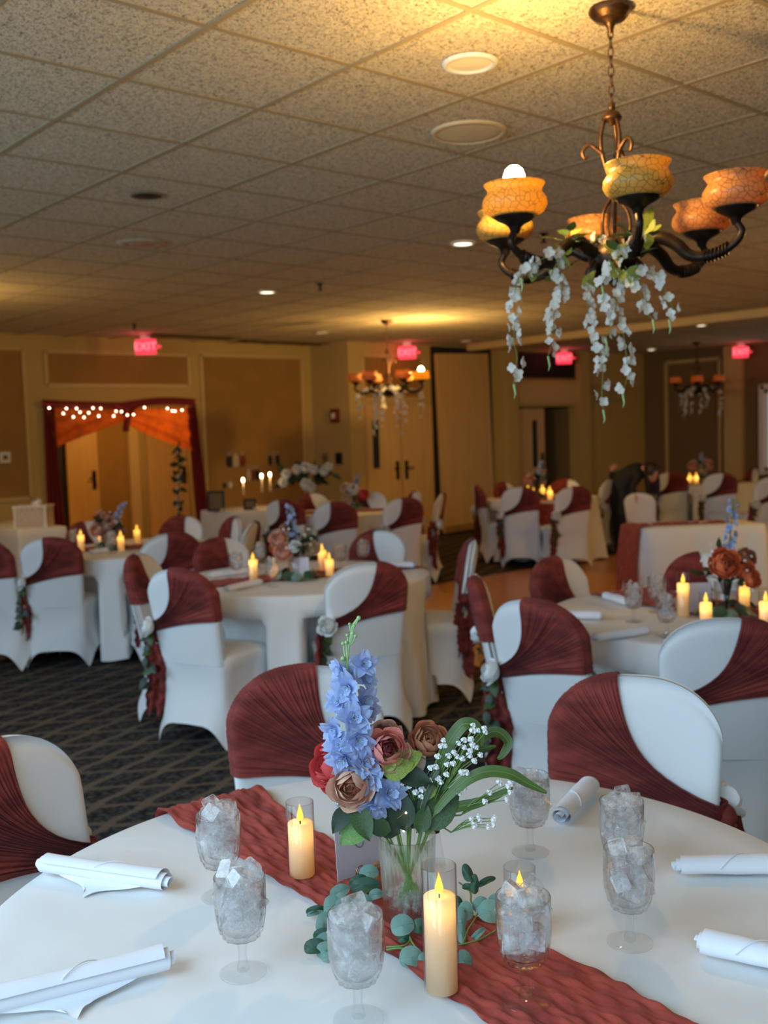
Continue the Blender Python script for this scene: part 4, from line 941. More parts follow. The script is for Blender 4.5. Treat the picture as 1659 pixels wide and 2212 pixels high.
napkin((3.3367, 7.2191, 0.7605), (3.4901, 7.25, 0.7605), 2, 'napkin roll at the front of the left table')
# ------------------------------------------------------------------ number card in its holder
A, Bc = Vector((1.1219, 1.4555, 0.7675)), Vector((1.2325, 1.4534, 0.7675))
t = thing('number_card', 'grey-white table number card beside the ribbed vase', 'card', A)
ux = (Bc - A); wc = ux.length; ux.normalize(); un = Vector((ux.y, -ux.x, 0)); Hc = 0.132
Rc = Matrix(((ux.x, -un.x, 0, 0), (ux.y, -un.y, 0, 0), (0, 0, 1, 0), (0, 0, 0, 1))) @ Matrix.Rotation(-0.06, 4, 'X')
b = MB(); out = [(0, 0), (wc, 0), (wc, Hc), (0.016, Hc), (0, Hc - 0.014)]
vs = [(x, s_, z) for s_ in (-0.0006, 0.0006) for x, z in out]
b.add(vs, [(0, 1, 2, 3, 4), (9, 8, 7, 6, 5)] + [(i, i + 5, (i + 1) % 5 + 5, (i + 1) % 5) for i in range(5)], None, 0, False)
o = b.build('card', 'card', t); o.matrix_basis = Rc
def cp(x, y): return ((x - 728) / 100 * wc * 1.0, -0.0014, Hc * (1902 - y - (x - 728) * 0.38) / 150)
sc_pts = [(772, 1798), (777, 1801), (783, 1807), (785, 1815), (783, 1822), (777, 1826), (771, 1823), (769, 1816), (773, 1809), (782, 1808)]
b = MB(); b.tube(smooth_path([cp(x, y) for x, y in sc_pts], 5), 0.0007, 5); b.tube([cp(764, 1804), cp(768, 1806), cp(772, 1805)], 0.0006, 5)
o2 = b.build('handwritten_number', 'ink', t); o2.matrix_basis = Rc
rp = Vector((1.1593, 1.4342, 0.78)) - A
b = MB(); b.tube([(rp.x + 0.0 + 0.011 * math.cos(a) * ux.x, rp.y + 0.011 * math.cos(a) * ux.y, rp.z + 0.014 * math.sin(a)) for a in [2 * PI * k / 24 for k in range(25)]], 0.0011, 6); b.build('ring', 'gold', t)
b = MB(); q0, q1 = Vector((1.1705, 1.4394, 0.782)) - A, Vector((1.2037, 1.434, 0.785)) - A; b.tube([q0, q1], 0.0042, 10); b.build('wooden_peg', 'wood', t)
# ------------------------------------------------------------------ ribbed vase and shaker
V = (1.12, 1.2584, 0.7665)
t = thing('ribbed_vase', 'clear ribbed glass vase holding the big bouquet', 'vase', V)
rib = lambda a, q: 1 + 0.035 * abs(math.sin(13 * a)) ** 0.7
b = MB(); b.lathe([(0.001, 0.001), (0.038, 0.001), (0.041, 0.006), (0.0435, 0.06), (0.0465, 0.12), (0.048, 0.148), (0.0465, 0.149), (0.0448, 0.147), (0.0432, 0.12), (0.0400, 0.06), (0.037, 0.012), (0.001, 0.010)], 104, rad=rib); b.build('vase_body', 'vase_glass', t)
b = MB(); r = random.Random(8)
for k in range(60):
    a = r.uniform(0, 6.28); q = 0.031 * math.sqrt(r.random()); s_ = r.uniform(0.004, 0.006)
    b.box((0, 0, 0), (2 * s_, 1.6 * s_, 1.5 * s_), Matrix.Translation((q * math.cos(a), q * math.sin(a), 0.019 + 0.034 * r.random())) @ Matrix.Rotation(r.uniform(0, 3), 4, (0.5, 0.3, 0.8)))
o = b.build('glass_pebbles', 'ice', None, V); tag(o, 'clear crushed glass pebbles in the bottom of the ribbed vase', 'pebbles', None, 'stuff')
t = thing('glass_shaker', 'tapered clear glass shaker with dark cap behind the vase', 'shaker', (1.2919, 1.3756, 0.7665))
b = MB(); b.lathe([(0.001, 0.001), (0.0225, 0.001), (0.023, 0.004), (0.0125, 0.072), (0.0115, 0.072), (0.0210, 0.007), (0.001, 0.005)], 12, smooth=False); b.build('body', 'goblet_glass', t)
b = MB(); b.lathe([(0.0128, 0.071), (0.0130, 0.080), (0.0100, 0.084), (0.0005, 0.085)], 20); b.build('cap', 'darkmetal', t)
# ------------------------------------------------------------------ bouquet (each stem a thing)
VB = Vector(V) + Vector((0, 0, 0.075)); VN = Vector(V) + Vector((0, 0, 0.15))
def stem_tube(b, p, r_=0.0022, side=0.0, mi=0):
    p = Vector(p); d = (p - VN); n_ = Vector((0.755, -0.656, 0)).dot(d)
    foot = Vector(V) + Vector((-0.5 * n_ * 0.5 * 0.755, 0.5 * n_ * 0.5 * 0.656, 0.022)); foot = Vector(V) + (foot - Vector(V)) * min(1, 0.028 / max(0.001, (foot - Vector(V)).xy.length)); foot.z = V[2] + 0.03
    neck = VN + Vector((0.755, -0.656, 0)) * max(-0.036, min(0.036, 0.5 * n_)) - Vector((0, 0, 0.004))
    b.tube(smooth_path([foot, (foot + neck) / 2, neck, (neck + p) / 2 + Vector((0, 0, 0.012)), p], 5), r_, 7, mi=mi)
MR = {'coral': rose_mesh('rose_head', ['coral', 'coral'], 1, 11, 1, 0.75), 'mauve': rose_mesh('rose_head', ['mauve', 'mauve_core'], 1, 12), 'pink': rose_mesh('rose_head', ['pink', 'pink_core'], 1, 13),
      'brown_petal': rose_mesh('rose_head', ['brown_petal', 'brown_petal'], 1, 14, 1, 0.6), 'blush': rose_mesh('rose_head', ['blush', 'mauve_core'], 1, 15), 'rust_petal': rose_mesh('rose_head', ['rust_petal', 'rust_petal'], 1, 16, 1, 0.8), 'peach': rose_mesh('rose_head', ['peach', 'peach'], 1, 17), 'cream_petal': rose_mesh('rose_head', ['cream_petal', 'cream_petal'], 1, 18), 'white': rose_mesh('rose_head', ['rose_white', 'rose_white'], 1, 19)}
def cut_rose(p, d, R_, m_, label, leaves=()):
    t = thing('silk_rose', label, 'flower', V, 0, 'stems of the large bouquet'); rel = Vector(p) - Vector(V)
    h = obj('rose_head', MR[m_], t); h.matrix_basis = TM(rel, d, R_)
    b = MB(); dd = Vector(d).normalized(); stem_tube(b, Vector(p) - dd * R_ * 0.5, 0.002); 
    for i in range(len(b.v)): b.v[i] = tuple(Vector(b.v[i]) - Vector(V))
    b.build('stem', 'stem', t)
    for lp, ld, s_, mm in leaves:
        l = obj('leaf', mm, t); l.matrix_basis = TM(Vector(lp) - Vector(V), (VIEW + Vector((0, 0, 0.5))), s_, 0) @ Matrix.Rotation(ld, 4, 'Z')
    return t
M_leafl = leaf_mesh('leaf', 'leaf_lime', 0.34, fold=0.25); M_leafb = leaf_mesh('leaf', 'leaf_bright', 0.36)
RIGHT = Vector((0.755, -0.656, 0)); UP = Vector((0, 0, 1))
def dirv(r_, u_, f_): return RIGHT * r_ + UP * u_ + Vector((-0.656, -0.755, 0)) * f_
cut_rose((1.0228, 1.3415, 1.0428), dirv(-0.75, 0.35, 0.45), 0.040, 'coral', 'coral-red open rose at the left of the bouquet')
cut_rose((1.0304, 1.3446, 1.0066), dirv(-0.7, -0.3, 0.5), 0.030, 'coral', 'smaller coral bloom hanging below the coral-red rose')
cut_rose((1.0175, 1.2773, 1.0183), dirv(-0.15, 0.15, 1), 0.034, 'mauve', 'dusty mauve rose facing forward low in the bouquet', (((1.0183, 1.2863, 0.9832), 2.6, 0.05, M_leaf), ((1.0286, 1.2773, 0.9827), 3.5, 0.06, M_leafg), ((1.0392, 1.2653, 0.9549), 2.2, 0.055, M_leafb)))
cut_rose((1.081, 1.2541, 1.072), dirv(0.15, 0.45, 0.8), 0.033, 'pink', 'pink and peach rose in the middle of the bouquet', (((1.0961, 1.25, 1.03), -1.9, 0.06, M_leaf), ((1.0767, 1.2544, 1.0385), -1.2, 0.065, M_leafl)))
cut_rose((1.1102, 1.2963, 1.0835), dirv(-0.1, 0.8, 0.4), 0.028, 'blush', 'blush bud behind the pink and peach rose')
cut_rose((1.1663, 1.2462, 1.0701), dirv(0.0, 0.6, 0.7), 0.032, 'brown_petal', 'caramel-brown flower at the back right of the bouquet')
cut_rose((1.1922, 1.2607, 1.0416), dirv(0.3, 0.3, 0.7), 0.030, 'brown_petal', 'second rusty brown bloom tucked under the caramel flower')
cut_rose((1.0266, 1.3053, 0.9792), dirv(-0.5, -0.3, 0.6), 0.022, 'white', 'small white bloom below the mauve rose')
def leafy_stem(name, label, leaves, tip, m_, cat='foliage'):
    t = thing(name, label, cat, V, 0, 'stems of the large bouquet'); b = MB(); stem_tube(b, tip, 0.0018)
    for i in range(len(b.v)): b.v[i] = tuple(Vector(b.v[i]) - Vector(V))
    b.build('stem', 'stem', t)
    for p, ang, s_ in leaves:
        l = obj('leaf', m_, t); l.matrix_basis = TM(Vector(p) - Vector(V), dirv(0.1, 0.35, 1), s_) @ Matrix.Rotation(ang, 4, 'Z')
    return t
leafy_stem('leaf_sprig', 'cream petal-like leaves beside the pink rose', [((1.1172, 1.2576, 1.0231), -0.2, 0.05), ((1.1216, 1.2534, 1.0198), -0.7, 0.05)], (1.1212, 1.2547, 1.0292), leaf_mesh('leaf', 'cream_petal', 0.36))
leafy_stem('leaf_sprig', 'dark green leaves filling the bouquet centre', [((1.1159, 1.2691, 0.9951), 0.5, 0.06), ((1.1115, 1.2443, 0.9745), -0.6, 0.07), ((1.1306, 1.2418, 0.982), -0.9, 0.075), ((1.0856, 1.2513, 0.952), 0.7, 0.07), ((1.0926, 1.2429, 0.9286), 1.0, 0.065), ((1.0928, 1.2302, 0.9361), 0.15, 0.075), ((1.1077, 1.2305, 0.9357), -0.5, 0.07), ((1.093, 1.2729, 0.9665), 0.9, 0.06), ((1.1419, 1.2473, 1.0018), -0.5, 0.08), ((1.1236, 1.244, 0.9434), -0.2, 0.08)], (1.1366, 1.2648, 0.9989), M_leaf)
leafy_stem('leaf_sprig', 'mid-green leaves low at the vase mouth', [((1.1092, 1.2155, 0.9315), -0.35, 0.05), ((1.075, 1.2458, 0.9368), 1.2, 0.05), ((1.1222, 1.2179, 0.935), -0.8, 0.09), ((1.096, 1.2484, 1.0131), -0.7, 0.05)], (1.1153, 1.2383, 0.9473), M_leafg)
leafy_stem('leaf_sprig', 'yellow-green lobed leaf under the pink rose', [((1.0646, 1.2512, 1.0344), -1.3, 0.055), ((1.0683, 1.2483, 1.0373), -0.5, 0.035), ((1.1462, 1.2176, 1.0078), 2.6, 0.035)], (1.0821, 1.2613, 1.0214), M_leafl)
leafy_stem('leaf_sprig', 'single bright light-green leaf drooping over the card', [((1.0386, 1.2666, 0.9625), 2.0, 0.05)], (1.0503, 1.269, 0.9555), M_leafb)
# blue delphinium spike
t = thing('delphinium_spike', 'tall powder-blue delphinium spike leaning left', 'flower', V, 0, 'stems of the large bouquet')
b = MB(); spine = [Vector(p) for p in [(1.0958, 1.2626, 0.9541), (1.0788, 1.2821, 1.0014), (1.0676, 1.2965, 1.0485), (1.0582, 1.3094, 1.0955), (1.0552, 1.3174, 1.1499), (1.0558, 1.3224, 1.2042), (1.0607, 1.3216, 1.239), (1.0652, 1.3198, 1.2597), (1.0678, 1.3187, 1.272), (1.0752, 1.3136, 1.2841)]]
path = [Vector(V) + Vector((0.01, 0, 0.03)), VN + RIGHT * -0.012] + spine
b.tube([p - Vector(V) for p in smooth_path(path, 5)], 0.0021, 7); b.build('stem', 'stem_pale', t)
b = MB()
for k in range(5):
    a = 2 * PI * k / 5; petal(b, Matrix.Rotation(a, 4, 'Z') @ Matrix.Translation((0, 0.10, 0)) @ Matrix.Rotation(0.30 + 0.25 * (k % 2), 4, 'X') @ Matrix.Rotation(0.25 * (-1) ** k, 4, 'Y'), 1.0, 0.44, 0.32, 0.7, 0.07, 0, 8, 7, 0.16)
for k in range(4):
    a = 2 * PI * k / 4 + 0.6; petal(b, Matrix.Rotation(a, 4, 'Z') @ Matrix.Translation((0, 0.06, 0.05)) @ Matrix.Rotation(0.95, 4, 'X'), 0.62, 0.28, 0.2, 0.6, 0.05, 0, 5, 5, 0.1)
for k in range(10):
    a = k * 0.63; b.tube([(0, 0, 0.05), (0.10 * math.cos(a), 0.10 * math.sin(a), 0.3), (0.17 * math.cos(a), 0.17 * math.sin(a), 0.42 + 0.05 * math.sin(k * 3))], 0.016, 4, mi=1)
b.lathe([(0.03, -0.35), (0.09, -0.15), (0.14, 0.08)], 8)
M_del = b.mesh('blossom', ['delphinium', 'stamen'])
r = random.Random(4)
for (p, rr_, uu_, s_) in (((1.0416, 1.3211, 1.2014), -0.7, 0.3, 0.024), ((1.0728, 1.3014, 1.2091), 0.6, 0.5, 0.027), ((1.0655, 1.3326, 1.1914), -0.1, 0.6, 0.022), ((1.079, 1.3066, 1.182), 0.8, 0.3, 0.024), ((1.0391, 1.301, 1.1778), -0.1, 0.15, 0.031), ((1.0323, 1.3174, 1.1498), -0.8, 0.1, 0.027), ((1.0678, 1.2998, 1.149), 0.6, 0.2, 0.031), ((1.039, 1.2893, 1.1255), 0.1, 0.2, 0.033), ((1.0237, 1.3203, 1.104), -0.8, 0.2, 0.028), ((1.086, 1.3082, 1.1256), 0.8, -0.3, 0.024), ((1.041, 1.284, 1.0911), 0.25, 0.25, 0.034), ((1.0221, 1.3061, 1.0806), -0.5, 0.3, 0.030), ((1.0186, 1.2942, 1.0638), -0.5, -0.4, 0.032), ((1.0468, 1.2751, 1.052), 0.2, 0.35, 0.031), ((1.0385, 1.2883, 1.0455), -0.5, -0.2, 0.027), ((1.0475, 1.2654, 1.0275), 0.1, -0.1, 0.028), ((1.0886, 1.3007, 1.073), 0.9, 0.1, 0.024), ((1.075, 1.252, 1.0003), 0.45, 0.25, 0.034), ((1.0537, 1.2622, 0.983), -0.2, -0.5, 0.032), ((1.0627, 1.2755, 0.9953), -0.2, 0.2, 0.028)):
    o = obj('blossom', M_del, t); o.matrix_basis = TM(Vector(p) - Vector(V), dirv(rr_ + r.uniform(-.35, .35), uu_ + r.uniform(-.35, .35), 0.8), s_ * 0.95, r.uniform(0, 6))
for p, s_ in zip([(1.0745, 1.3103, 1.2854), (1.0621, 1.3201, 1.2758), (1.0677, 1.3149, 1.2725), (1.0578, 1.322, 1.2574), (1.065, 1.316, 1.2602), (1.0682, 1.3128, 1.2554), (1.0515, 1.3261, 1.2438), (1.0557, 1.3226, 1.2451), (1.0496, 1.3252, 1.2183)], (6.5, 4, 4.5, 4.5, 4, 5, 5.5, 5.5, 7)):
    b = MB(); q = Vector(p) - Vector(V); i = min(range(len(spine)), key=lambda i: (spine[i] - Vector(p)).length); root = spine[max(i - 1, 5)] - Vector(V)
    b.ball(q, 0.001 * s_ * 0.62, 9, 6); b.tube([root, (root + q) / 2 - Vector((0, 0, 0.004)), q], 0.0012, 5); b.build('bud', 'stem_pale', t)
# long strap leaves
def strap(name_pts, w_, m_, label):
    t = thing('strap_leaf', label, 'foliage', V, 0, 'stems of the large bouquet'); P = smooth_path([Vector(p) - Vector(V) for p in name_pts], 7); b = MB(); N = len(P); vs = []
    for i, p in enumerate(P):
        d = (P[min(i + 1, N - 1)] - P[max(i - 1, 0)]).normalized(); s_ = d.cross(Vector((-0.5, -0.58, 0.64))).normalized(); nn = s_.cross(d)
        q = i / (N - 1); wd = w_ * (0.10 + math.sin(PI * min(1, q * 0.97 + 0.02) ** 1.1) ** 0.75 * 0.9) if q > 0.12 else w_ * 0.16
        for k in (-1, -0.5, 0, 0.5, 1): vs.append(p + s_ * (wd * k) + nn * (wd * 0.22 * abs(k)))
    b.add(vs, [(j * 5 + i, j * 5 + i + 1, (j + 1) * 5 + i + 1, (j + 1) * 5 + i) for j in range(N - 1) for i in range(4)]); b.build('blade', m_, t)
    b = MB(); b.tube([p + Vector((0, 0, 0.0008)) for p in P], 0.0009, 5); b.build('midrib', 'stem', t)
strap([(1.1289, 1.237, 0.9198), (1.1412, 1.231, 0.966), (1.1599, 1.2202, 1.0197), (1.1768, 1.21, 1.0657), (1.1968, 1.1958, 1.0975), (1.211, 1.1836, 1.0984), (1.2187, 1.1754, 1.0833), (1.2195, 1.1726, 1.0623)], 0.0115, 'leaf_long', 'long leaf arching highest behind the white sprays')
strap([(1.1549, 1.2535, 0.9118), (1.1801, 1.2374, 0.9701), (1.2147, 1.2136, 1.032), (1.2443, 1.1916, 1.0687), (1.2628, 1.1762, 1.0759), (1.2752, 1.1636, 1.0579), (1.2665, 1.1691, 1.0377), (1.2594, 1.1746, 1.0301)], 0.0095, 'leaf_long', 'bent long leaf hooking down at the upper right of the bouquet')
strap([(1.1234, 1.2161, 0.9288), (1.1452, 1.2015, 0.971), (1.177, 1.1775, 1.0081), (1.2073, 1.1529, 1.0252), (1.2361, 1.1275, 1.0209), (1.2592, 1.1057, 1.003), (1.2807, 1.0854, 0.9874)], 0.0105, 'leaf_long', 'long leaf reaching over the far goblet')
strap([(1.1323, 1.2212, 0.9233), (1.1506, 1.2079, 0.9496), (1.1721, 1.1906, 0.9641), (1.1929, 1.173, 0.9687), (1.217, 1.153, 0.9777), (1.2463, 1.1292, 0.9942)], 0.0095, 'leaf_long', 'lower long leaf pointing right over the cloth')
strap([(1.1684, 1.268, 0.9081), (1.1882, 1.2571, 0.9713), (1.2186, 1.235, 1.014), (1.2415, 1.2174, 1.0371), (1.2736, 1.1904, 1.0461)], 0.0095, 'leaf_long', 'shaded long leaf behind the white sprays')
strap([(1.1555, 1.2659, 0.9082), (1.1719, 1.2576, 0.9673), (1.1934, 1.2436, 1.0141), (1.2138, 1.229, 1.0451)], 0.009, 'leaf', 'dark long leaf rising in the middle of the white sprays')
strap([(1.1129, 1.2252, 0.9278), (1.1221, 1.2218, 0.9735), (1.1366, 1.213, 1.0114), (1.1501, 1.2038, 1.0377)], 0.008, 'leaf_dark', 'dark narrow leaf right of the bouquet centre')
# baby's breath
b = MB()
for k in range(7):
    d = Vector((math.cos(k * 2.4) * (0.9 if k else 0), math.sin(k * 2.4) * (0.9 if k else 0), 0.6 if k else 1)).normalized()
    for j in range(3): petal(b, TM(d * 0.55, d, 1) @ Matrix.Rotation(j * 2.1, 4, 'Z') @ Matrix.Rotation(0.35, 4, 'X'), 0.62, 0.34, 0.25, 0.3, 0.05, 0, 3, 3)
b.ball((0, 0, 0), 0.35, 6, 4)
M_gyp = b.mesh('blossom', 'rose_white')
GY_ = [[(1.1577, 1.2015, 1.0795), (1.1544, 1.2033, 1.0696), (1.1589, 1.1995, 1.0702), (1.1488, 1.2066, 1.0531), (1.1621, 1.1951, 1.0534), (1.1591, 1.1962, 1.0393), (1.1668, 1.1897, 1.0407), (1.1694, 1.1892, 1.0589), (1.1762, 1.1848, 1.0737), (1.1721, 1.1862, 1.0521)], [(1.1386, 1.2136, 1.0344), (1.145, 1.2081, 1.0358), (1.1193, 1.229, 1.0219), (1.1228, 1.2264, 1.0259), (1.1041, 1.2413, 1.0125), (1.1093, 1.2361, 1.0056), (1.1167, 1.2286, 0.9952), (1.125, 1.2218, 0.9991), (1.1229, 1.2225, 0.9878)], [(1.1835, 1.179, 1.0784), (1.1826, 1.1785, 1.0667), (1.1916, 1.1718, 1.078), (1.1935, 1.1693, 1.0696), (1.1898, 1.1718, 1.0614), (1.1977, 1.1654, 1.066), (1.1879, 1.1726, 1.0531), (1.1787, 1.1801, 1.0485), (1.2018, 1.1605, 1.0533), (1.1935, 1.1668, 1.0437)], [(1.1966, 1.17, 1.1028), (1.1953, 1.1702, 1.0937), (1.2017, 1.1647, 1.0943), (1.2101, 1.1577, 1.0972), (1.2109, 1.1564, 1.0905), (1.1925, 1.1714, 1.0805)], [(1.1764, 1.1798, 1.0252), (1.182, 1.1749, 1.025), (1.1573, 1.1962, 1.0227), (1.1467, 1.2047, 1.0165), (1.1488, 1.2023, 1.0106), (1.1364, 1.2134, 1.0136), (1.1787, 1.175, 0.9976), (1.1701, 1.1819, 0.9921)], [(1.2217, 1.1386, 1.0066), (1.236, 1.126, 1.0051), (1.2325, 1.1285, 0.9994), (1.2085, 1.1484, 0.9904), (1.2017, 1.1528, 0.9757), (1.2342, 1.1259, 0.9893), (1.229, 1.1294, 0.9779)], [(1.1826, 1.1667, 0.9482), (1.1917, 1.1591, 0.9519), (1.1931, 1.1572, 0.9452), (1.185, 1.1635, 0.9372), (1.2024, 1.1481, 0.9339), (1.2095, 1.143, 0.9445), (1.2117, 1.1415, 0.9486), (1.2095, 1.1422, 0.937)]]
GL = ['spray of white baby\'s breath beside the caramel flower', 'low left spray of baby\'s breath near the blue petals', 'dense baby\'s breath in front of the long leaves', 'topmost baby\'s breath tips by the arched leaf', 'baby\'s breath spray over the vase mouth', 'baby\'s breath reaching to the far goblet', 'baby\'s breath sticking out sideways above the cloth']
r = random.Random(9)
for L_, lab in zip(GY_, GL):
    t = thing('babys_breath_spray', lab, 'flower', V, 0, 'stems of the large bouquet'); b = MB(); c = sum((Vector(p) for p in L_), Vector()) / len(L_)
    hubp = c + (VN - c) * 0.42 + Vector((0, 0, -0.01)); stem_tube(b, hubp, 0.0014)
    for p in L_:
        p = Vector(p); mid = (hubp + p) / 2 + Vector((r.uniform(-.004, .004), r.uniform(-.004, .004), 0.006)); b.tube(smooth_path([hubp, mid, p], 4), 0.0008, 5)
        d = (p - hubp).normalized() + Vector((-0.4, -0.45, 0.4))
        o = obj('blossom', M_gyp, t); o.matrix_basis = TM(p - Vector(V), d, r.uniform(0.0052, 0.0068), r.uniform(0, 6))
    for i in range(len(b.v)): b.v[i] = tuple(Vector(b.v[i]) - Vector(V))
    b.build('stem', 'stem', t)
# warm wire light tucked in the bouquet
t = thing('wire_light_string', 'tiny warm lights on copper wire inside the bouquet', 'string lights', V)
b = MB(); wl = [Vector(p) - Vector(V) for p in [(1.0455, 1.2776, 0.9993), (1.0482, 1.2758, 1.0045), (1.0634, 1.2597, 0.9756), (1.0792, 1.2439, 0.9558), (1.0956, 1.2307, 0.9658), (1.096, 1.2286, 0.9474), (1.0905, 1.2322, 0.9362)]]; b.tube(smooth_path(wl, 4), 0.0004, 4); b.build('wire', 'gold', t)
for k in (0, 1, 4, 6): MB().ball(wl[k], 0.0018, 7, 5).build('light', 'fairy', t)
# ------------------------------------------------------------------ eucalyptus garland round the vase
EU = [((1.1421, 1.3903, 0.8), 62, 50, 0.2, 0), ((1.1177, 1.372, 0.79), 92, 50, 0.1, 1), ((1.1143, 1.388, 0.795), 60, 34, 0.4, 1), ((1.0696, 1.3844, 0.79), 66, 44, 0.5, 0), ((1.0323, 1.3581, 0.785), 56, 66, 0, 0), ((1.0447, 1.3384, 0.79), 60, 52, 0.3, 0), ((1.0809, 1.3335, 0.785), 56, 46, 0.2, 0), ((0.9853, 1.3218, 0.785), 48, 60, -0.2, 0), ((1.0163, 1.3865, 0.775), 60, 22, 0.2, 1), ((1.0157, 1.3808, 0.77), 66, 16, 0.1, 0), ((0.9381, 1.2837, 0.775), 66, 44, 0.1, 1), ((0.9557, 1.279, 0.78), 60, 46, 0.3, 0), ((0.9591, 1.2912, 0.785), 56, 34, 0.2, 1), ((0.9463, 1.2674, 0.772), 56, 46, 0.1, 0), ((0.9412, 1.2527, 0.768), 40, 26, 0.2, 0), ((1.1148, 1.3391, 0.785), 46, 34, 0.3, 0), ((1.065, 1.2149, 0.79), 68, 62, 0.2, 0), ((1.0248, 1.15, 0.775), 68, 60, 0, 0), ((1.0582, 1.2037, 0.775), 36, 28, 0.1, 1), ((1.0896, 1.2002, 0.785), 40, 44, 0, 1), ((1.0349, 1.134, 0.772), 30, 40, 0, 0), ((1.2105, 1.2051, 0.835), 32, 58, 0.3, 1), ((1.2105, 1.1897, 0.82), 26, 62, -0.1, 1), ((1.2419, 1.1919, 0.815), 62, 22, 0.4, 1), ((1.2193, 1.2095, 0.805), 50, 24, -0.3, 1), ((1.2025, 1.1467, 0.79), 72, 70, -0.3, 0), ((1.2021, 1.1677, 0.795), 52, 46, 0.4, 0), ((1.1732, 1.176, 0.79), 46, 58, -0.2, 0), ((1.1558, 1.1697, 0.785), 32, 70, 0, 0), ((1.128, 1.1416, 0.78), 28, 60, 0.1, 0), ((1.0792, 1.0887, 0.772), 46, 58, 0, 0), ((1.1499, 1.127, 0.775), 62, 20, 0.7, 0), ((1.1799, 1.1995, 0.795), 30, 40, 0.3, 1), ((1.2342, 1.1642, 0.795), 46, 30, 0.3, 0)]
t = thing('eucalyptus_garland', 'grey-green eucalyptus garland lying round the vase on the runner', 'garland', V)
b = MB()
def fe(p, q):
    a = 2 * PI * p; x, y = math.cos(a) * q, math.sin(a) * q; return (x * (1 + 0.05 * math.cos(3 * a)), y, -0.22 * x * x + 0.10 * abs(y) + 0.05 * math.sin(3 * a) * q)
b.grid(lambda p, q: fe(p, 0.02 + 0.98 * q), 16, 4, wrap=True); b.tube([fe(0.5, 0.95), fe(0.5, 0.5), (0, 0, 0.012), fe(0, 0.5), fe(0, 0.9)], 0.018, 4)
M_eu = [b.mesh('leaf', 'eucalyptus'), b.mesh('leaf', 'eucalyptus_dark')]
for (p, a, c, rot, dk) in EU:
    p = Vector(p); k = 1.6 / 2.552 / 2209 * 1.02
    o = obj('leaf', M_eu[dk], t); T_ = TM(p - Vector(V), Vector((-0.55, -0.62, 0.75)), 1) @ Matrix.Rotation(rot, 4, 'Z')
    o.matrix_basis = T_ @ Matrix.Diagonal((a * k, c * k, 0.03, 1))
ST = [[(1.1569, 1.3787, 0.7735), (1.1287, 1.3861, 0.7735), (1.0873, 1.3766, 0.7735), (1.0327, 1.3442, 0.7735), (0.9843, 1.3026, 0.7735), (0.9499, 1.2777, 0.7735)], [(1.015, 1.197, 0.7735), (1.0295, 1.1786, 0.7735), (1.0459, 1.1624, 0.7735), (1.0643, 1.1401, 0.7735), (1.0927, 1.1281, 0.7735), (1.1339, 1.1118, 0.7735), (1.1921, 1.122, 0.7735)], [(1.0207, 1.2035, 0.7735), (1.0394, 1.1809, 0.7735), (1.0654, 1.1964, 0.7735), (1.0756, 1.2119, 0.7735)], [(1.048, 1.1563, 0.7735), (1.0555, 1.1813, 0.7735), (1.0746, 1.2086, 0.7735)], [(1.2693, 1.2866, 0.7735), (1.2515, 1.2419, 0.7735), (1.2285, 1.2152, 0.7735), (1.2519, 1.2114, 0.7735), (1.1896, 1.1692, 0.7735), (1.1494, 1.1471, 0.7735), (1.1174, 1.1282, 0.7735)], [(1.187, 1.4134, 0.7735), (1.138, 1.3767, 0.7735), (1.1078, 1.3661, 0.7735)]]
for l in ST:
    b = MB(); b.tube(smooth_path([Vector(p) - Vector(V) + Vector((0, 0, 0.004 * math.sin(i * 1.7))) for i, p in enumerate(l)], 5), 0.0016, 6); b.build('stem', 'stem', t)
# ------------------------------------------------------------------ smaller centrepieces on the other tables
bt = MB()
bt.lathe([(0.001, 0.001), (0.045, 0.001), (0.047, 0.006), (0.052, 0.15), (0.050, 0.151), (0.045, 0.012), (0.001, 0.010)], 64, rad=lambda a, q: 1 + 0.03 * abs(math.sin(10 * a)))
M_vase2 = bt.mesh('vase_body', 'thin_glass')
def foliage_mesh(seed, n_=26, R_=0.13):
    r = random.Random(seed); b = MB(); b2 = []
    for k in range(n_):
        a = r.uniform(0, 6.28); el = r.uniform(0.1, 1.3); d = Vector((math.cos(a) * math.cos(el), math.sin(a) * math.cos(el), math.sin(el) + 0.15)).normalized(); p = Vector((0, 0, 0.15)) + d * R_ * r.uniform(0.4, 1.0)
        s_ = r.uniform(0.05, 0.08); T_ = TM(p, d.cross(Vector((r.uniform(-1, 1), r.uniform(-1, 1), 0.4))).normalized(), s_, r.uniform(0, 6))
        def fn(pp, q): w_ = 0.3 * math.sin(PI * min(1, max(0, q))) ** 0.8 + 0.004; return ((pp * 2 - 1) * w_, q, 0.15 * abs(pp * 2 - 1) * w_ + 0.2 * q * (1 - q))
        b.grid(fn, 3, 5, T_); b.tube([(0, 0, 0.03), (p.x * 0.3, p.y * 0.3, 0.16), p], 0.0018, 4)
    return b.mesh('foliage', 'leaf_dark')
M_fol = [foliage_mesh(1), foliage_mesh(2)]
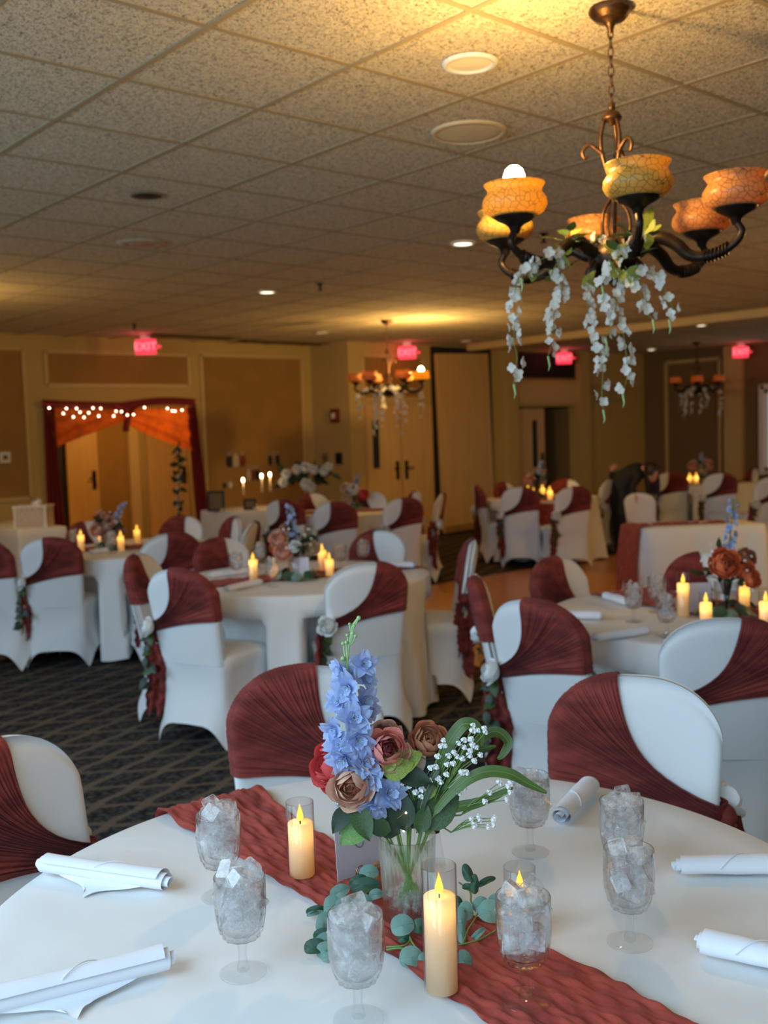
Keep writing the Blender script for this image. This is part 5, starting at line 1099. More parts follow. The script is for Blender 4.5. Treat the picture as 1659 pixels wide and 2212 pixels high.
def centrepiece(loc, label, seed, flowers, spike=None, s_=1.0, where=''):
    t = thing('small_vase_bouquet', label, 'flowers', loc, seed, 'centrepieces on the other tables'); t.scale = (s_,) * 3
    obj('vase_body', M_vase2, t); obj('foliage', M_fol[seed % 2], t); r = random.Random(seed); Rinv = Matrix.Rotation(-seed, 3, 'Z')
    for (rr_, uu_, ff_, m_, R_) in flowers:
        p = Rinv @ dirv(rr_, uu_, ff_); o = obj('rose_head', MR[m_], t); o.matrix_basis = TM(p, Rinv @ dirv(rr_ * 2, 0.3, 0.8), R_)
    if spike:
        b = MB(); q0, q1 = Rinv @ dirv(0, 0.15, 0), Rinv @ dirv(*spike)
        b.tube([q0, (q0 + q1) / 2, q1], 0.003, 5); st = b.build('spike_stem', 'stem', t)
        for k in range(16):
            f_ = 0.30 + 0.70 * k / 16; p = q0 + (q1 - q0) * f_; a = k * 2.4; d = Vector((math.cos(a), math.sin(a), 0.2)); o = obj('blossom', M_del, st); o.matrix_basis = TM(p + d * 0.016, d, 0.026 - 0.011 * f_, a)
    for k in range(16):
        a = r.uniform(0, 6.28); p = Vector((math.cos(a) * 0.10, math.sin(a) * 0.10, 0.17 + r.uniform(0, 0.14))); o = obj('babys_breath', M_gyp, t); o.matrix_basis = TM(p, (p.x, p.y, 0.1), 0.008)
    e = thing('eucalyptus_sprig', 'eucalyptus laid at the foot of the ' + where, 'garland', loc, seed)
    for k in range(12):
        a = k * 0.52; o = obj('leaf', M_eu[k % 2], e); o.matrix_basis = TM((0.095 * math.cos(a) * (1 + 0.25 * (k % 3)), 0.095 * math.sin(a), 0.022 + 0.012 * (k % 2)), (math.cos(a), math.sin(a), 0.9), 0.03 * s_)
    b = MB(); b.tube([(0.085 * math.cos(a), 0.085 * math.sin(a), 0.008) for a in [0.2 * k for k in range(31)]], 0.003, 5); b.build('stem', 'stem', e)
centrepiece((3.9517, 2.3254, 0.766), 'bouquet with orange rose and pale blue spike on the right table', 3, [(-0.035, 0.24, 0.09, 'rust_petal', 0.062), (0.06, 0.20, 0.06, 'rust_petal', 0.045), (0.09, 0.25, 0.0, 'brown_petal', 0.04), (0.08, 0.17, 0.08, 'rust_petal', 0.04)], (0.04, 0.50, -0.02), 1.0, 'orange rose vase')
centrepiece((3.5035, 4.8275, 0.766), 'bouquet with tall blue spike and salmon blooms on the middle table', 5, [(-0.10, 0.24, 0.03, 'peach', 0.05), (-0.07, 0.17, 0.07, 'peach', 0.05), (-0.05, 0.29, 0.0, 'blush', 0.04), (-0.11, 0.19, -0.02, 'rust_petal', 0.045), (0.1, 0.18, 0.0, 'cream_petal', 0.04), (0.0, 0.2, 0.08, 'white', 0.03)], (-0.03, 0.44, 0.0), 1.0, 'blue spiked middle table vase')
centrepiece((3.6043, 7.4353, 0.766), 'muted peach bouquet with slate spike on the left table', 2, [(-0.09, 0.16, 0.04, 'peach', 0.05), (0.0, 0.12, 0.09, 'blush', 0.05), (-0.07, 0.25, 0.0, 'mauve', 0.045), (0.02, 0.22, 0.05, 'mauve', 0.045), (0.09, 0.13, 0.0, 'blush', 0.04)], (0.13, 0.36, 0.0), 1.0, 'muted peach left table vase')
centrepiece((7.3531, 8.9725, 0.766), 'white and coral bouquet on the back-middle table', 7, [(-0.10, 0.24, 0.0, 'cream_petal', 0.055), (-0.01, 0.22, 0.06, 'white', 0.055), (0.11, 0.16, 0.03, 'coral', 0.06), (-0.09, 0.12, 0.05, 'cream_petal', 0.05)], (0.05, 0.40, 0.0), 1.0, 'white and coral vase')
centrepiece((9.472, 8.0826, 0.766), 'dim bouquet behind the four candle glows', 4, [(-0.08, 0.2, 0.0, 'peach', 0.055), (0.05, 0.2, 0.0, 'cream_petal', 0.05)], (0.06, 0.42, 0), 1.1, 'dim vase behind four candles')
centrepiece((13.1462, 8.1251, 0.766), 'golden-lit bouquet on the farthest table', 6, [(-0.1, 0.2, 0.0, 'peach', 0.07), (0.08, 0.22, 0.0, 'peach', 0.075), (0.0, 0.16, 0.06, 'cream_petal', 0.06)], (0.0, 0.38, 0), 1.1, 'golden-lit farthest vase')
t = thing('number_card', 'white number card beside the blue-spiked middle table vase', 'card', (3.4969, 4.773, 0.766), -0.85)
MB().box((0, 0, 0.065), (0.09, 0.002, 0.13)).build('card', 'card', t); MB().box((0, 0, 0.006), (0.05, 0.03, 0.012)).build('wooden_base', 'wood', t)
t = thing('number_card', 'pale lavender number card behind the tall candle of the orange rose table', 'card', (3.9603, 2.4605, 0.766), -0.7)
MB().box((0, 0, 0.065), (0.10, 0.002, 0.13)).build('card', 'card', t); MB().box((0, 0, 0.006), (0.05, 0.03, 0.012)).build('wooden_base', 'wood', t)
# ------------------------------------------------------------------ chandeliers
HX, HY, HZ = 2.845, 2.075, 2.145
RB, ZB = 0.393, 0.075           # bowl ring radius, bowl base above the hub centre
def arm_path():
    return smooth_path([(0.055, 0, 0.0), (0.085, 0, -0.035), (0.075, 0, -0.06), (0.058, 0, -0.045)][::-1] + [(0.10, 0, 0.022), (0.15, 0, 0.048), (0.205, 0, 0.022), (0.25, 0, -0.02), (0.31, 0, -0.028), (0.365, 0, -0.012), (0.398, 0, 0.012), (0.410, 0, 0.035), (0.40, 0, 0.056), (0.393, 0, 0.070)], 5)
ap = arm_path(); na = len(ap)
b = MB(); b.tube(ap, [0.012 + 0.010 * math.sin(PI * min(1, i / (na - 1) * 1.25)) ** 2 for i in range(na)], 10)
for k in range(7):
    i = int(na * 0.60) + k; p = ap[i]; b.tube([p + Vector((-0.0025, 0, 0)), p + Vector((0.0025, 0, 0))], 0.0225, 10)
M_arm = b.mesh('arm', 'darkmetal')
b = MB(); b.lathe([(0.010, -0.008), (0.016, 0.0), (0.018, 0.010), (0.028, 0.020), (0.055, 0.034), (0.072, 0.048), (0.070, 0.050), (0.02, 0.046), (0.001, 0.046)], 28); M_cup = b.mesh('cup', 'darkmetal')
prof = [(0.045, 0.040), (0.070, 0.044), (0.092, 0.060), (0.101, 0.078), (0.099, 0.096), (0.088, 0.112), (0.083, 0.120), (0.086, 0.130), (0.094, 0.140), (0.0955, 0.143), (0.092, 0.143)]
inn = [(r_ - 0.004, z) for r_, z in prof[::-1][1:-1]]
M_bowlA = MB().lathe(prof + inn, 40).mesh('bowl_shade', 'amber_glass'); M_bowlO = MB().lathe(prof + inn, 40).mesh('bowl_shade', 'orange_glass')
M_bulb = MB().lathe([(0.012, 0.05), (0.014, 0.090), (0.024, 0.120), (0.033, 0.150), (0.034, 0.168), (0.027, 0.188), (0.014, 0.199), (0.001, 0.202)], 20).mesh('bulb', 'bulb')
M_bulbd = MB().lathe([(0.010, 0.05), (0.012, 0.065), (0.018, 0.085), (0.016, 0.105), (0.001, 0.116)], 16).mesh('bulb', 'bulb_dim')
M_bulboff = MB().lathe([(0.010, 0.05), (0.012, 0.065), (0.022, 0.090), (0.020, 0.115), (0.001, 0.126)], 16).mesh('bulb', 'white')
def chandelier(loc, label, phase, kinds, z=HZ, e_lit=34, scale=1.0, dimw=0.0):
    t = thing('chandelier', label, 'chandelier', (loc[0], loc[1], z)); top = CEIL - z
    b = MB(); b.lathe([(0.068, top - 0.001), (0.070, top - 0.010), (0.062, top - 0.022), (0.050, top - 0.034), (0.046, top - 0.038), (0.020, top - 0.046), (0.012, top - 0.060), (0.006, top - 0.075), (0.002, top - 0.08)], 32, rad=lambda a, q: 1 + 0.02 * math.sin(16 * a) * (1 if q < 0.5 else 0)); b.build('canopy', 'bronze', t)
    zc = 0.50; n_ = int((top - 0.075 - zc) / 0.030); ch = obj('chain', None, t)
    lm = MB().tube([(0.0085 * math.cos(a), 0, 0.0205 * math.sin(a)) for a in [2 * PI * k / 16 for k in range(17)]], 0.0022, 6).mesh('chain_link', 'bronze')
    for k in range(n_ + 1): obj('chain_link', lm, ch, (0, 0, zc + 0.012 + k * (top - 0.09 - zc) / n_), (0, 0, (k % 2) * PI / 2 + 0.3))
    b = MB(); b.lathe([(0.002, 0.505), (0.011, 0.50), (0.012, 0.482), (0.009, 0.478), (0.024, 0.470), (0.033, 0.455), (0.033, 0.447), (0.012, 0.446), (0.010, 0.432), (0.001, 0.428)], 24); b.build('crown_cap', 'bronze', t)
    cg = obj('crown_cage', None, t)
    for k in range(3):
        a = phase + 0.5 + k * 2 * PI / 3; b = MB()
        P = smooth_path([(0.024, 0, 0.448), (0.036, 0, 0.40), (0.036, 0, 0.355), (0.026, 0, 0.31), (0.012, 0, 0.265)], 5); b.tube(P, 0.0065, 8)
        b.tube(smooth_path([(0.028, 0, 0.335), (0.05, 0, 0.355), (0.072, 0, 0.370), (0.090, 0, 0.362), (0.097, 0, 0.345), (0.090, 0, 0.328), (0.080, 0, 0.334)], 5), [0.008 - 0.00012 * i for i in range(31)], 8)
        o = b.build('scroll', 'bronze', cg); o.rotation_euler = (0, 0, a)
    b = MB(); b.lathe([(0.010, 0.285), (0.015, 0.27), (0.0145, 0.26)] + [(0.0145 + 0.0015 * (k % 2), 0.255 - 0.006 * k) for k in range(10)] + [(0.013, 0.19), (0.011, 0.10), (0.012, 0.07), (0.03, 0.06)], 20); b.build('centre_column', 'bronze', t)
    b = MB(); b.lathe([(0.012, 0.075), (0.05, 0.065), (0.066, 0.055), (0.064, 0.045), (0.072, 0.035), (0.086, 0.008), (0.082, -0.024), (0.060, -0.052), (0.024, -0.066), (0.012, -0.070), (0.015, -0.080), (0.009, -0.091), (0.001, -0.093)], 28); b.build('hub', 'darkmetal', t)
    for k in range(3):
        a = phase + 1.2 + k * 2.1; b = MB(); P = smooth_path([(0.012, 0, 0.19), (0.045, 0, 0.15), (0.055, 0, 0.10), (0.045, 0, 0.05)], 5); b.tube(P, 0.0055, 7); o = b.build('strut', 'bronze', t); o.rotation_euler = (0, 0, a)
    for k in range(6):
        a = phase + k * PI / 3; ar = obj('arm', M_arm, t, (0, 0, 0), (0, 0, a))
        q = (RB * math.cos(a), RB * math.sin(a), ZB - 0.010)
        obj('cup', M_cup, t, q); kd = kinds[k]
        bw = obj('bowl_shade', M_bowlA if kd in 'LAN' else M_bowlO, t, q)
        obj('bulb', M_bulb if kd == 'L' else (M_bulbd if kd in 'Dd' else M_bulboff), bw)
        wq = (loc[0] + q[0], loc[1] + q[1], z + q[2])
        if kd == 'L': lamp((wq[0], wq[1], wq[2] + 0.245), e_lit, WARM, 0.03)
    t.scale = (scale, scale, 1); return t
CHAND = (HX, HY)
chandelier(CHAND, 'large bronze chandelier with six crackled amber bowls, one bulb blazing, nearest', 3.954, 'ADDDNL', HZ, 34)
chandelier((8.1556, 9.2292, 2.945), 'middle chandelier with one bright bulb above the back tables', 3.4, 'DDLDDD', 2.12, 60)
chandelier((15.1513, 9.4264, 2.945), 'small far chandelier with three orange glows at the right', 3.70, 'DDADAD', 2.17, 20)
# wisteria garlands
b = MB()
for k in range(4):
    petal(b, Matrix.Rotation(k * PI / 2 + 0.4, 4, 'Z') @ Matrix.Translation((0, 0.05, 0)) @ Matrix.Rotation(0.35 + 0.15 * (k % 2), 4, 'X'), 1.0, 0.50, 0.3, 0.7, 0.12, 0, 5, 5, 0.1)
b.ball((0, 0, 0.1), 0.12, 6, 4)
M_wis = b.mesh('blossom', 'blossom_white')
def strand(pts, label, seed, step=0.019, size=0.0185, leaves=2, tipfade=True, group='white wisteria strands'):
    r = random.Random(seed); P = smooth_path([Vector(p) for p in pts], 8); p0 = P[0]
    t = thing('wisteria_strand', label, 'garland', p0, 0, group)
    b = MB(); b.tube([p - p0 for p in P], 0.0011, 5); b.build('stem', 'stem', t); acc = 0; k = 0
    for i in range(1, len(P)):
        acc += (P[i] - P[i - 1]).length
        while acc > step:
            acc -= step; k += 1; f_ = i / len(P)
            if r.random() < 0.12: continue
            for m_ in range(2 if (f_ < 0.8 and k % 3) else 1):
                a = r.uniform(0, 6.28); d = Vector((math.cos(a), math.sin(a), r.uniform(-0.2, 0.5))); s_ = size * r.uniform(0.8, 1.15) * (0.7 if f_ > 0.93 else 1)
                o = obj('blossom', M_wis, t); o.matrix_basis = TM(P[i] - p0 + d * 0.013, d + Vector((-0.3, -0.35, 0)), s_, r.uniform(0, 6))
    for k in range(leaves):
        a = r.uniform(0, 6.28); l = obj('leaf', M_leafw, t); l.matrix_basis = TM((r.uniform(-.02, .02), r.uniform(-.02, .02), r.uniform(-0.03, 0.02)), (math.cos(a), math.sin(a), 0.6), r.uniform(0.05, 0.075), r.uniform(0, 6))
    b = MB(); q = P[-1] - p0; b.tube([q, q + Vector((0.004, -0.003, -0.03)), q + Vector((0.0, 0.0, -0.045))], [0.004, 0.003, 0.001], 6); b.build('tip_buds', 'stem_pale', t)
    return t
M_leafw = leaf_mesh('leaf', 'leaf_lime', 0.36)
WS = [([(2.51, 2.1216, 2.0996), (2.4746, 2.1489, 2.0649), (2.4533, 2.1638, 2.0296), (2.4453, 2.1614, 1.9358), (2.4377, 2.1607, 1.8638), (2.4421, 2.1525, 1.8201), (2.428, 2.1561, 1.7338)], 'leftmost wisteria strand hanging off the arm of the lit bowl'),
 ([(2.6084, 2.1082, 2.1565), (2.5951, 2.1169, 2.1276), (2.6007, 2.1046, 2.0538), (2.6019, 2.0992, 2.0097), (2.5776, 2.1145, 1.9519), (2.5732, 2.1124, 1.8932), (2.5545, 2.1214, 1.8205)], 'wisteria strand left of the chandelier hub'),
 ([(2.715, 2.0737, 2.0727), (2.706, 2.077, 2.0283), (2.7005, 2.0774, 1.9837), (2.7073, 2.0654, 1.9237), (2.7186, 2.0496, 1.8634), (2.7232, 2.0366, 1.7736), (2.7154, 2.0359, 1.6993), (2.7149, 2.0311, 1.647)], 'longest wisteria strand with its tip lowest of all'),
 ([(2.748, 1.9805, 2.0916), (2.737, 1.9827, 2.0185), (2.726, 1.9849, 1.9455), (2.7388, 1.9686, 1.8934), (2.7417, 1.9595, 1.8271), (2.7412, 1.9532, 1.7609), (2.7241, 1.9615, 1.6955)], 'second longest wisteria strand just right of the longest'),
 ([(2.7172, 1.9407, 2.0906), (2.7352, 1.9199, 2.0391), (2.7484, 1.9041, 1.9951), (2.7561, 1.893, 1.9513), (2.7703, 1.8777, 1.9218)], 'short wisteria strand right of the hub curling outward'),
 ([(2.6957, 1.8914, 2.0748), (2.7268, 1.8628, 2.0592), (2.758, 1.8342, 2.0436), (2.7645, 1.8228, 1.9862), (2.7774, 1.8072, 1.9429), (2.7646, 1.8155, 1.915)], 'rightmost wisteria strand under the right arm'),
 ([(2.5276, 2.0431, 2.1319), (2.4943, 2.0707, 2.1191), (2.46, 2.0978, 2.0921), (2.4305, 2.12, 2.0577)], 'wisteria laid along the left arm'),
 ([(2.6386, 1.8169, 2.1617), (2.6048, 1.8429, 2.1286), (2.5706, 1.8686, 2.0887), (2.5519, 1.8808, 2.0481), (2.5337, 1.8932, 2.0144)], 'wisteria sprig in front of the dark hub'),
 ([(2.6584, 1.9863, 2.0352), (2.6655, 1.9749, 1.9842), (2.6689, 1.9648, 1.9117), (2.6547, 1.9727, 1.8688)], 'short wisteria strand below the hub'),
 ([(2.7782, 2.1002, 2.2231), (2.7936, 2.0845, 2.1997), (2.8096, 2.069, 2.1838)], 'tuft of white blossoms on top of the hub')]
for i, (p, lab) in enumerate(WS): strand(p, lab, i + 20, leaves=3 if i in (1, 3, 7) else 1)
def leaf_spray(p, label, seed, n_, s_=0.06):
    r = random.Random(seed); t = thing('leaf_spray', label, 'foliage', p); b = MB()
    for k in range(n_):
        a = r.uniform(0, 6.28); d = Vector((math.cos(a), math.sin(a), r.uniform(-0.2, 0.7))); b.tube([(0, 0, 0), d * 0.03, d * 0.05], 0.0015, 5)
        l = obj('leaf', M_leafw if k % 2 else M_leafg, t); x = d.cross(Vector((0, 0, 1))).normalized(); z = x.cross(d.normalized()); d = d.normalized()
        l.matrix_basis = Matrix.Translation(d * 0.045) @ Matrix(((x.x, d.x, z.x), (x.y, d.y, z.y), (x.z, d.z, z.z))).to_4x4() @ Matrix.Scale(s_ * r.uniform(0.8, 1.2), 4)
    b.build('stem', 'stem', t)
leaf_spray((2.6676, 2.127, 2.1942), 'yellow-green leaves above the left arm of the near chandelier', 1, 7)
leaf_spray((2.7235, 1.8757, 2.1591), 'green leaves right of the near chandelier hub', 2, 10)
leaf_spray((2.6285, 1.8854, 2.0962), 'green leaves in front of the near chandelier hub', 3, 8)
leaf_spray((2.5974, 2.1105, 2.0834), 'dark leaves beneath the left arm of the near chandelier', 4, 5)
def far_strands(c, z, n_, lens, seed, lab):
    r = random.Random(seed)
    for k in range(n_):
        a = 2 * PI * k / n_ + 0.3; q = 0.20 + 0.18 * (k % 2); L_ = lens[k % len(lens)]
        P = [(c[0] + 0.07 * math.cos(a), c[1] + 0.07 * math.sin(a), z - 0.0), (c[0] + 0.6 * q * math.cos(a), c[1] + 0.6 * q * math.sin(a), z + 0.012), (c[0] + q * math.cos(a), c[1] + q * math.sin(a), z - 0.06), (c[0] + q * math.cos(a) + 0.02, c[1] + q * math.sin(a), z - L_ * 0.6), (c[0] + q * math.cos(a), c[1] + q * math.sin(a) + 0.02, z - L_)]
        strand(P, lab, seed * 50 + k, 0.045, 0.03, 1, group=lab)
far_strands((8.1556, 9.2292, 2.945), 2.12, 8, (0.45, 0.28, 0.52, 0.35), 2, 'white wisteria strand on the middle chandelier')
far_strands((15.1513, 9.4264, 2.945), 2.17, 6, (0.40, 0.3, 0.45), 3, 'white wisteria strand on the small far chandelier')
# ------------------------------------------------------------------ draped doorway
t = thing('doorway_drape', 'dark red and sheer orange drape framing the lit doorway', 'drape', (6.3, YL, 0))
def cl(fn, nu, nv, name, m_): MB().grid(fn, nu, nv).build(name, m_, t)
cl(lambda p, q: (-1.10 - 0.03 * q + (0.13 + 0.20 * q ** 1.5 * 0.8) * p, -0.06 + 0.03 * math.sin(p * 25 + q * 3), 2.10 - 2.06 * q), 30, 12, 'side_drape', 'velvet_red')
cl(lambda p, q: (0.92 + 0.16 * q * 0.6 + (0.13 + 0.10 * q) * p, -0.06 + 0.03 * math.sin(p * 25 + q * 3), 2.06 - 2.02 * q), 30, 12, 'side_drape', 'velvet_red')
cl(lambda p, q: (-1.12 + 2.16 * p, -0.08 + 0.025 * math.sin(q * 9 + p * 4), 2.16 - 0.035 * math.sin(p * PI) - 0.05 * math.sin(p * 2 * PI) * (p > 0.5) - (0.10 + 0.05 * math.exp(-((p - 0.52) / 0.04) ** 2) * 3) * q), 50, 8, 'valance', 'velvet_red')
cl(lambda p, q: (-1.02 + 1.02 * p, -0.045 + 0.02 * math.sin(q * 16 + p * 5), 2.08 - q * (0.54 - 0.34 * p ** 0.9)), 24, 26, 'sheer_swag', 'sheer_orange')
cl(lambda p, q: (0.02 + 0.98 * p, -0.045 + 0.02 * math.sin(q * 16 - p * 5), 2.04 - q * (0.20 + 0.40 * p ** 0.85)), 24, 26, 'sheer_swag', 'sheer_orange')
cl(lambda p, q: (-0.05 + 0.10 * p + 0.02 * math.sin(q * 5), -0.09 + 0.02 * math.sin(p * 9), 2.10 - 0.36 * q), 10, 10, 'gathered_knot', 'velvet_red')
fl = thing('fairy_light_string', 'warm fairy lights along the top of the drape', 'string lights', (6.3, YL - 0.11, 0))
FP = [(-1.051, 2.053), (-0.873, 1.984), (-0.829, 2.045), (-0.743, 1.939), (-0.695, 2.044), (-0.652, 1.997), (-0.602, 1.931), (-0.536, 1.988), (-0.475, 2.048), (-0.402, 1.946), (-0.369, 2.042), (-0.195, 1.944), (-0.159, 2.004), (-0.084, 1.999), (-0.003, 1.954), (0.087, 1.959), (0.25, 2.049), (0.589, 2.034), (0.661, 2.002), (0.701, 1.998), (0.809, 2.011)]
b = MB(); b.tube(smooth_path([(x, 0.01, z) for x, z in FP], 3), 0.003, 4); b.build('wire', 'darkmetal', fl)
for x, z in FP: MB().ball((x, 0, z), 0.011, 8, 5).build('light', 'fairy', fl)
vn = thing('leafy_vine', 'hanging leafy vine with pale blossoms beside the lit door', 'garland', (6.98, 12.25, 0))
r = random.Random(6); P = [Vector((0.02 * math.sin(z * 6), 0.0, z)) for z in [1.52 - 0.08 * k for k in range(17)]]; b = MB(); b.tube(P, 0.008, 6); b.build('stem', 'leaf_dark', vn)
for k in range(70):
    p = P[k % 17]; a = r.uniform(0, 6.28); o = obj('leaf' if k % 4 else 'blossom', (M_leaf if k % 2 else M_leafg) if k % 4 else M_wis, vn); o.matrix_basis = TM(p, (math.cos(a), -0.6, 0.5 * math.sin(a)), r.uniform(0.09, 0.15) if k % 4 else 0.035, r.uniform(0, 6))
st = MB(); st.lathe([(0.10, 0.0), (0.10, 0.02), (0.012, 0.03), (0.012, 0.35)], 14, cap=(True, True)); st.build('stand', 'darkmetal', vn)
# ------------------------------------------------------------------ wall fittings
def plate(name, label, cat, loc, size, m_, rz=0, inner=None):
    t = thing(name, label, cat, loc, rz); MB().box((0, -size[1] / 2, 0), size).build('plate', m_, t)
    if inner: MB().box((0, -size[1] - 0.006, 0), (size[0] * 0.4, 0.016, size[2] * 0.4)).build('face', inner, t)
plate('thermostat', 'small white thermostat on the wall at the far left', 'thermostat', (4.7009, 12.4, 1.4646), (0.13, 0.02, 0.13), 'white', 0, 'wall_dark')
plate('fire_alarm', 'dark red fire alarm box on the pale corner wall', 'fire alarm', (9.4, 11.8134, 1.8892), (0.16, 0.06, 0.2), 'alarm_red', -PI / 2, 'white')
plate('light_switch', 'grey switch plate left of the black one', 'switch', (9.4, 12.1165, 1.2653), (0.13, 0.015, 0.15), 'steel', -PI / 2, 'wall_dark')
plate('light_switch', 'black switch plate below the fire alarm', 'switch', (9.4, 11.784, 1.264), (0.14, 0.02, 0.17), 'black', -PI / 2, 'darkmetal')
# photo prints pinned on the panel behind the long table (plain generic prints)
def photo(px, label, w_, h_, cols, seed):
    t = thing('photo_print', label, 'photo', (px[0], YL - 0.008, px[2])); MB().box((0, -0.003, 0), (w_, 0.006, h_)).build('paper', 'photo_paper', t)
    b = MB(); r = random.Random(seed)
    for k in range(len(cols)): 
        x = (-0.36 + 0.72 * k / max(1, len(cols) - 1)) * w_; b.ball((x, -0.007, -0.10 * h_), (w_ * 0.2, 0.003, h_ * 0.40), 10, 6, mi=k); b.ball((x, -0.008, 0.30 * h_), (w_ * 0.07, 0.003, h_ * 0.12), 8, 5, mi=len(cols))
    b.build('printed_figures', list(cols) + ['skin'], t)
photo((7.9963, 12.38, 1.309), 'largest print on the wall, figures in black and red', 0.30, 0.24, ['black', 'cream_petal', 'alarm_red'], 1)
photo((8.6526, 12.38, 1.2961), 'upright print on the wall, farthest right at top', 0.18, 0.22, ['black', 'photo_paper', 'black'], 2)
photo((8.2773, 12.38, 1.0972), 'print half hidden behind the candle flames', 0.20, 0.24, ['cream_petal', 'alarm_red', 'black'], 3)
photo((7.8391, 12.38, 0.9613), 'small dark low print at the left', 0.14, 0.12, ['black', 'white'], 4)
photo((8.8883, 12.38, 0.9984), 'dark print beside the white flower arrangement', 0.24, 0.24, ['black', 'photo_paper', 'black'], 5)
for x, y, top, lab in ((6.80, 10.35, (6.6844, 10.2187, 1.1083), 'left'), (7.05, 10.3, (6.9097, 10.1597, 1.1467), 'middle'), (7.20, 10.30, (7.043, 10.1777, 1.1564), 'right')):
    t = thing('taper_candlestick', lab + ' one of three lit taper candlesticks on the photo table', 'candle', (top[0], top[1], 0.76), 0, 'taper candlesticks on the photo table'); h = top[2] - 0.76
    b = MB(); b.lathe([(0.045, 0.001), (0.045, 0.008), (0.012, 0.02), (0.009, h * 0.45), (0.018, h * 0.5), (0.015, h * 0.52)], 16, cap=(True, True)); b.build('holder', 'goblet_glass', t)
    b = MB(); b.tube([(0, 0, h * 0.5), (0, 0, h - 0.03)], 0.011, 10); b.build('taper', 'wax', t)
    MB().ball((0, 0, h), (0.014, 0.014, 0.026), 10, 7).build('flame', 'taper_flame', t); lamp((top[0], top[1] - 0.02, top[2] + 0.02), 0.9, (1, 0.6, 0.2), 0.02, 'candle_glow')
t = thing('white_flower_arrangement', 'wide arrangement of white flowers and dark foliage at the end of the photo table', 'flowers', (7.4147, 9.9482, 0.7633)); t.location.z = 0.76
MB().lathe([(0.04, 0.001), (0.05, 0.01), (0.03, 0.06), (0.055, 0.20), (0.05, 0.21)], 20, cap=(True, False)).build('vase', 'goblet_glass', t)
r = random.Random(12)
for k in range(60):
    a = r.uniform(-1, 1); p = RIGHT * (0.27 * a) + UP * (0.32 + 0.10 * (1 - a * a) + r.uniform(-0.09, 0.08)) + Vector((r.uniform(-.06, .06), r.uniform(-.06, .06), 0)); o = obj('leaf', M_leaf, t); o.matrix_basis = TM(p, (r.uniform(-1, 1), -1, r.uniform(-.5, 1)), r.uniform(0.09, 0.15), r.uniform(0, 6))
for (x, z, s_) in ((-0.23, 0.40, 0.05), (-0.1, 0.45, 0.05), (0.0, 0.47, 0.055), (0.1, 0.44, 0.05), (0.22, 0.42, 0.05), (0.28, 0.47, 0.045), (0.0, 0.27, 0.06), (0.06, 0.23, 0.05), (-0.27, 0.30, 0.05)):
    o = obj('bloom', MR['white'], t); o.matrix_basis = TM(RIGHT * x + UP * z + Vector((-0.07, -0.08, 0)), (-0.5, -0.7, 0.3), s_)
b = MB()
for k in range(9): b.tube([(0, 0, 0.1), (0, 0, 0.22), tuple(RIGHT * (-0.24 + 0.06 * k) + UP * 0.40)], 0.004, 5)
b.build('stems', 'leaf_dark', t)
for px, lab, m_ in (((6.3167, 10.2446, 0.8312), 'dark framed picture standing at the left of the photo table', 'black'), ((6.6684, 10.07, 0.8119), 'small framed picture standing in the middle of the photo table', 'darkmetal')):
    t = thing('picture_frame', lab, 'picture frame', (px[0], px[1], 0.762), -0.7); w_, h_ = 0.20, 0.24
    if m_ == 'darkmetal': w_, h_ = 0.15, 0.13
    b = MB()
    for (x, z, dx, dz) in ((0, 0.012, w_, 0.024), (0, h_ - 0.012, w_, 0.024), (-w_ / 2 + 0.012, h_ / 2, 0.024, h_), (w_ / 2 - 0.012, h_ / 2, 0.024, h_)): b.box((x, 0, z), (dx, 0.02, dz))
    b.build('frame', m_, t); MB().box((0, 0.002, h_ / 2), (w_ - 0.04, 0.008, h_ - 0.04)).build('picture', 'wall_dark', t)
for px, lab in (((6.314, 10.1119, 0.8087), 'tiny glass bud vase with white bloom on the photo table'), ((6.4685, 10.1089, 0.7923), 'glass votive cup on the photo table'), ((6.7155, 10.0262, 0.7827), 'small pale votive on the photo table near the red chair')):
    t = thing('votive', lab, 'votive', (px[0], px[1], 0.761)); MB().lathe([(0.03, 0.001), (0.035, 0.06), (0.032, 0.061), (0.027, 0.006)], 16, cap=(True, False)).build('cup', 'goblet_glass', t); MB().lathe([(0.001, 0.004), (0.026, 0.004), (0.028, 0.035), (0.001, 0.035)], 14).build('wax', 'wax', t)
# card box on the gift table
bxp = (4.0593, 10.1531, 0.762)
t = thing('gift_card_box', 'white lattice card box with a flower on the gift table', 'box', (bxp[0] + 0.1, bxp[1] + 0.12, 0.761), -0.70)
MB().box((0, 0, 0.105), (0.33, 0.24, 0.21)).build('body', 'cream_petal', t); MB().box((0, 0, 0.215), (0.35, 0.26, 0.02)).build('lid', 'white', t)
b = MB()
for k in range(7):
    for sgn in (-1, 1): b.tube([(-0.16 + 0.32 * k / 6, -0.123, 0.01), (max(-0.16, min(0.16, -0.16 + 0.32 * k / 6 + sgn * 0.12)), -0.123, 0.20)], 0.004, 4)
for x in (-0.155, 0.155): b.box((x, -0.124, 0.105), (0.02, 0.008, 0.21))
b.build('lattice', 'white', t); o = obj('bloom', MR['white'], t); o.matrix_basis = TM((0.04, -0.03, 0.25), (-0.3, -0.5, 0.8), 0.055)
# ------------------------------------------------------------------ unsashed chair being dressed
h = math.radians(225)
t = make_chair(9); p = (10.6658, 7.3762, 0.6258); t.location = (p[0], p[1], 0.0); t.rotation_euler = (0, 0, math.radians(-70)); t.scale = (0.9, 0.9, 0.85)
t['label'] = 'plain white covered chair without sash under the hands of the bending woman'; t['group'] = 'white covered banquet chairs'
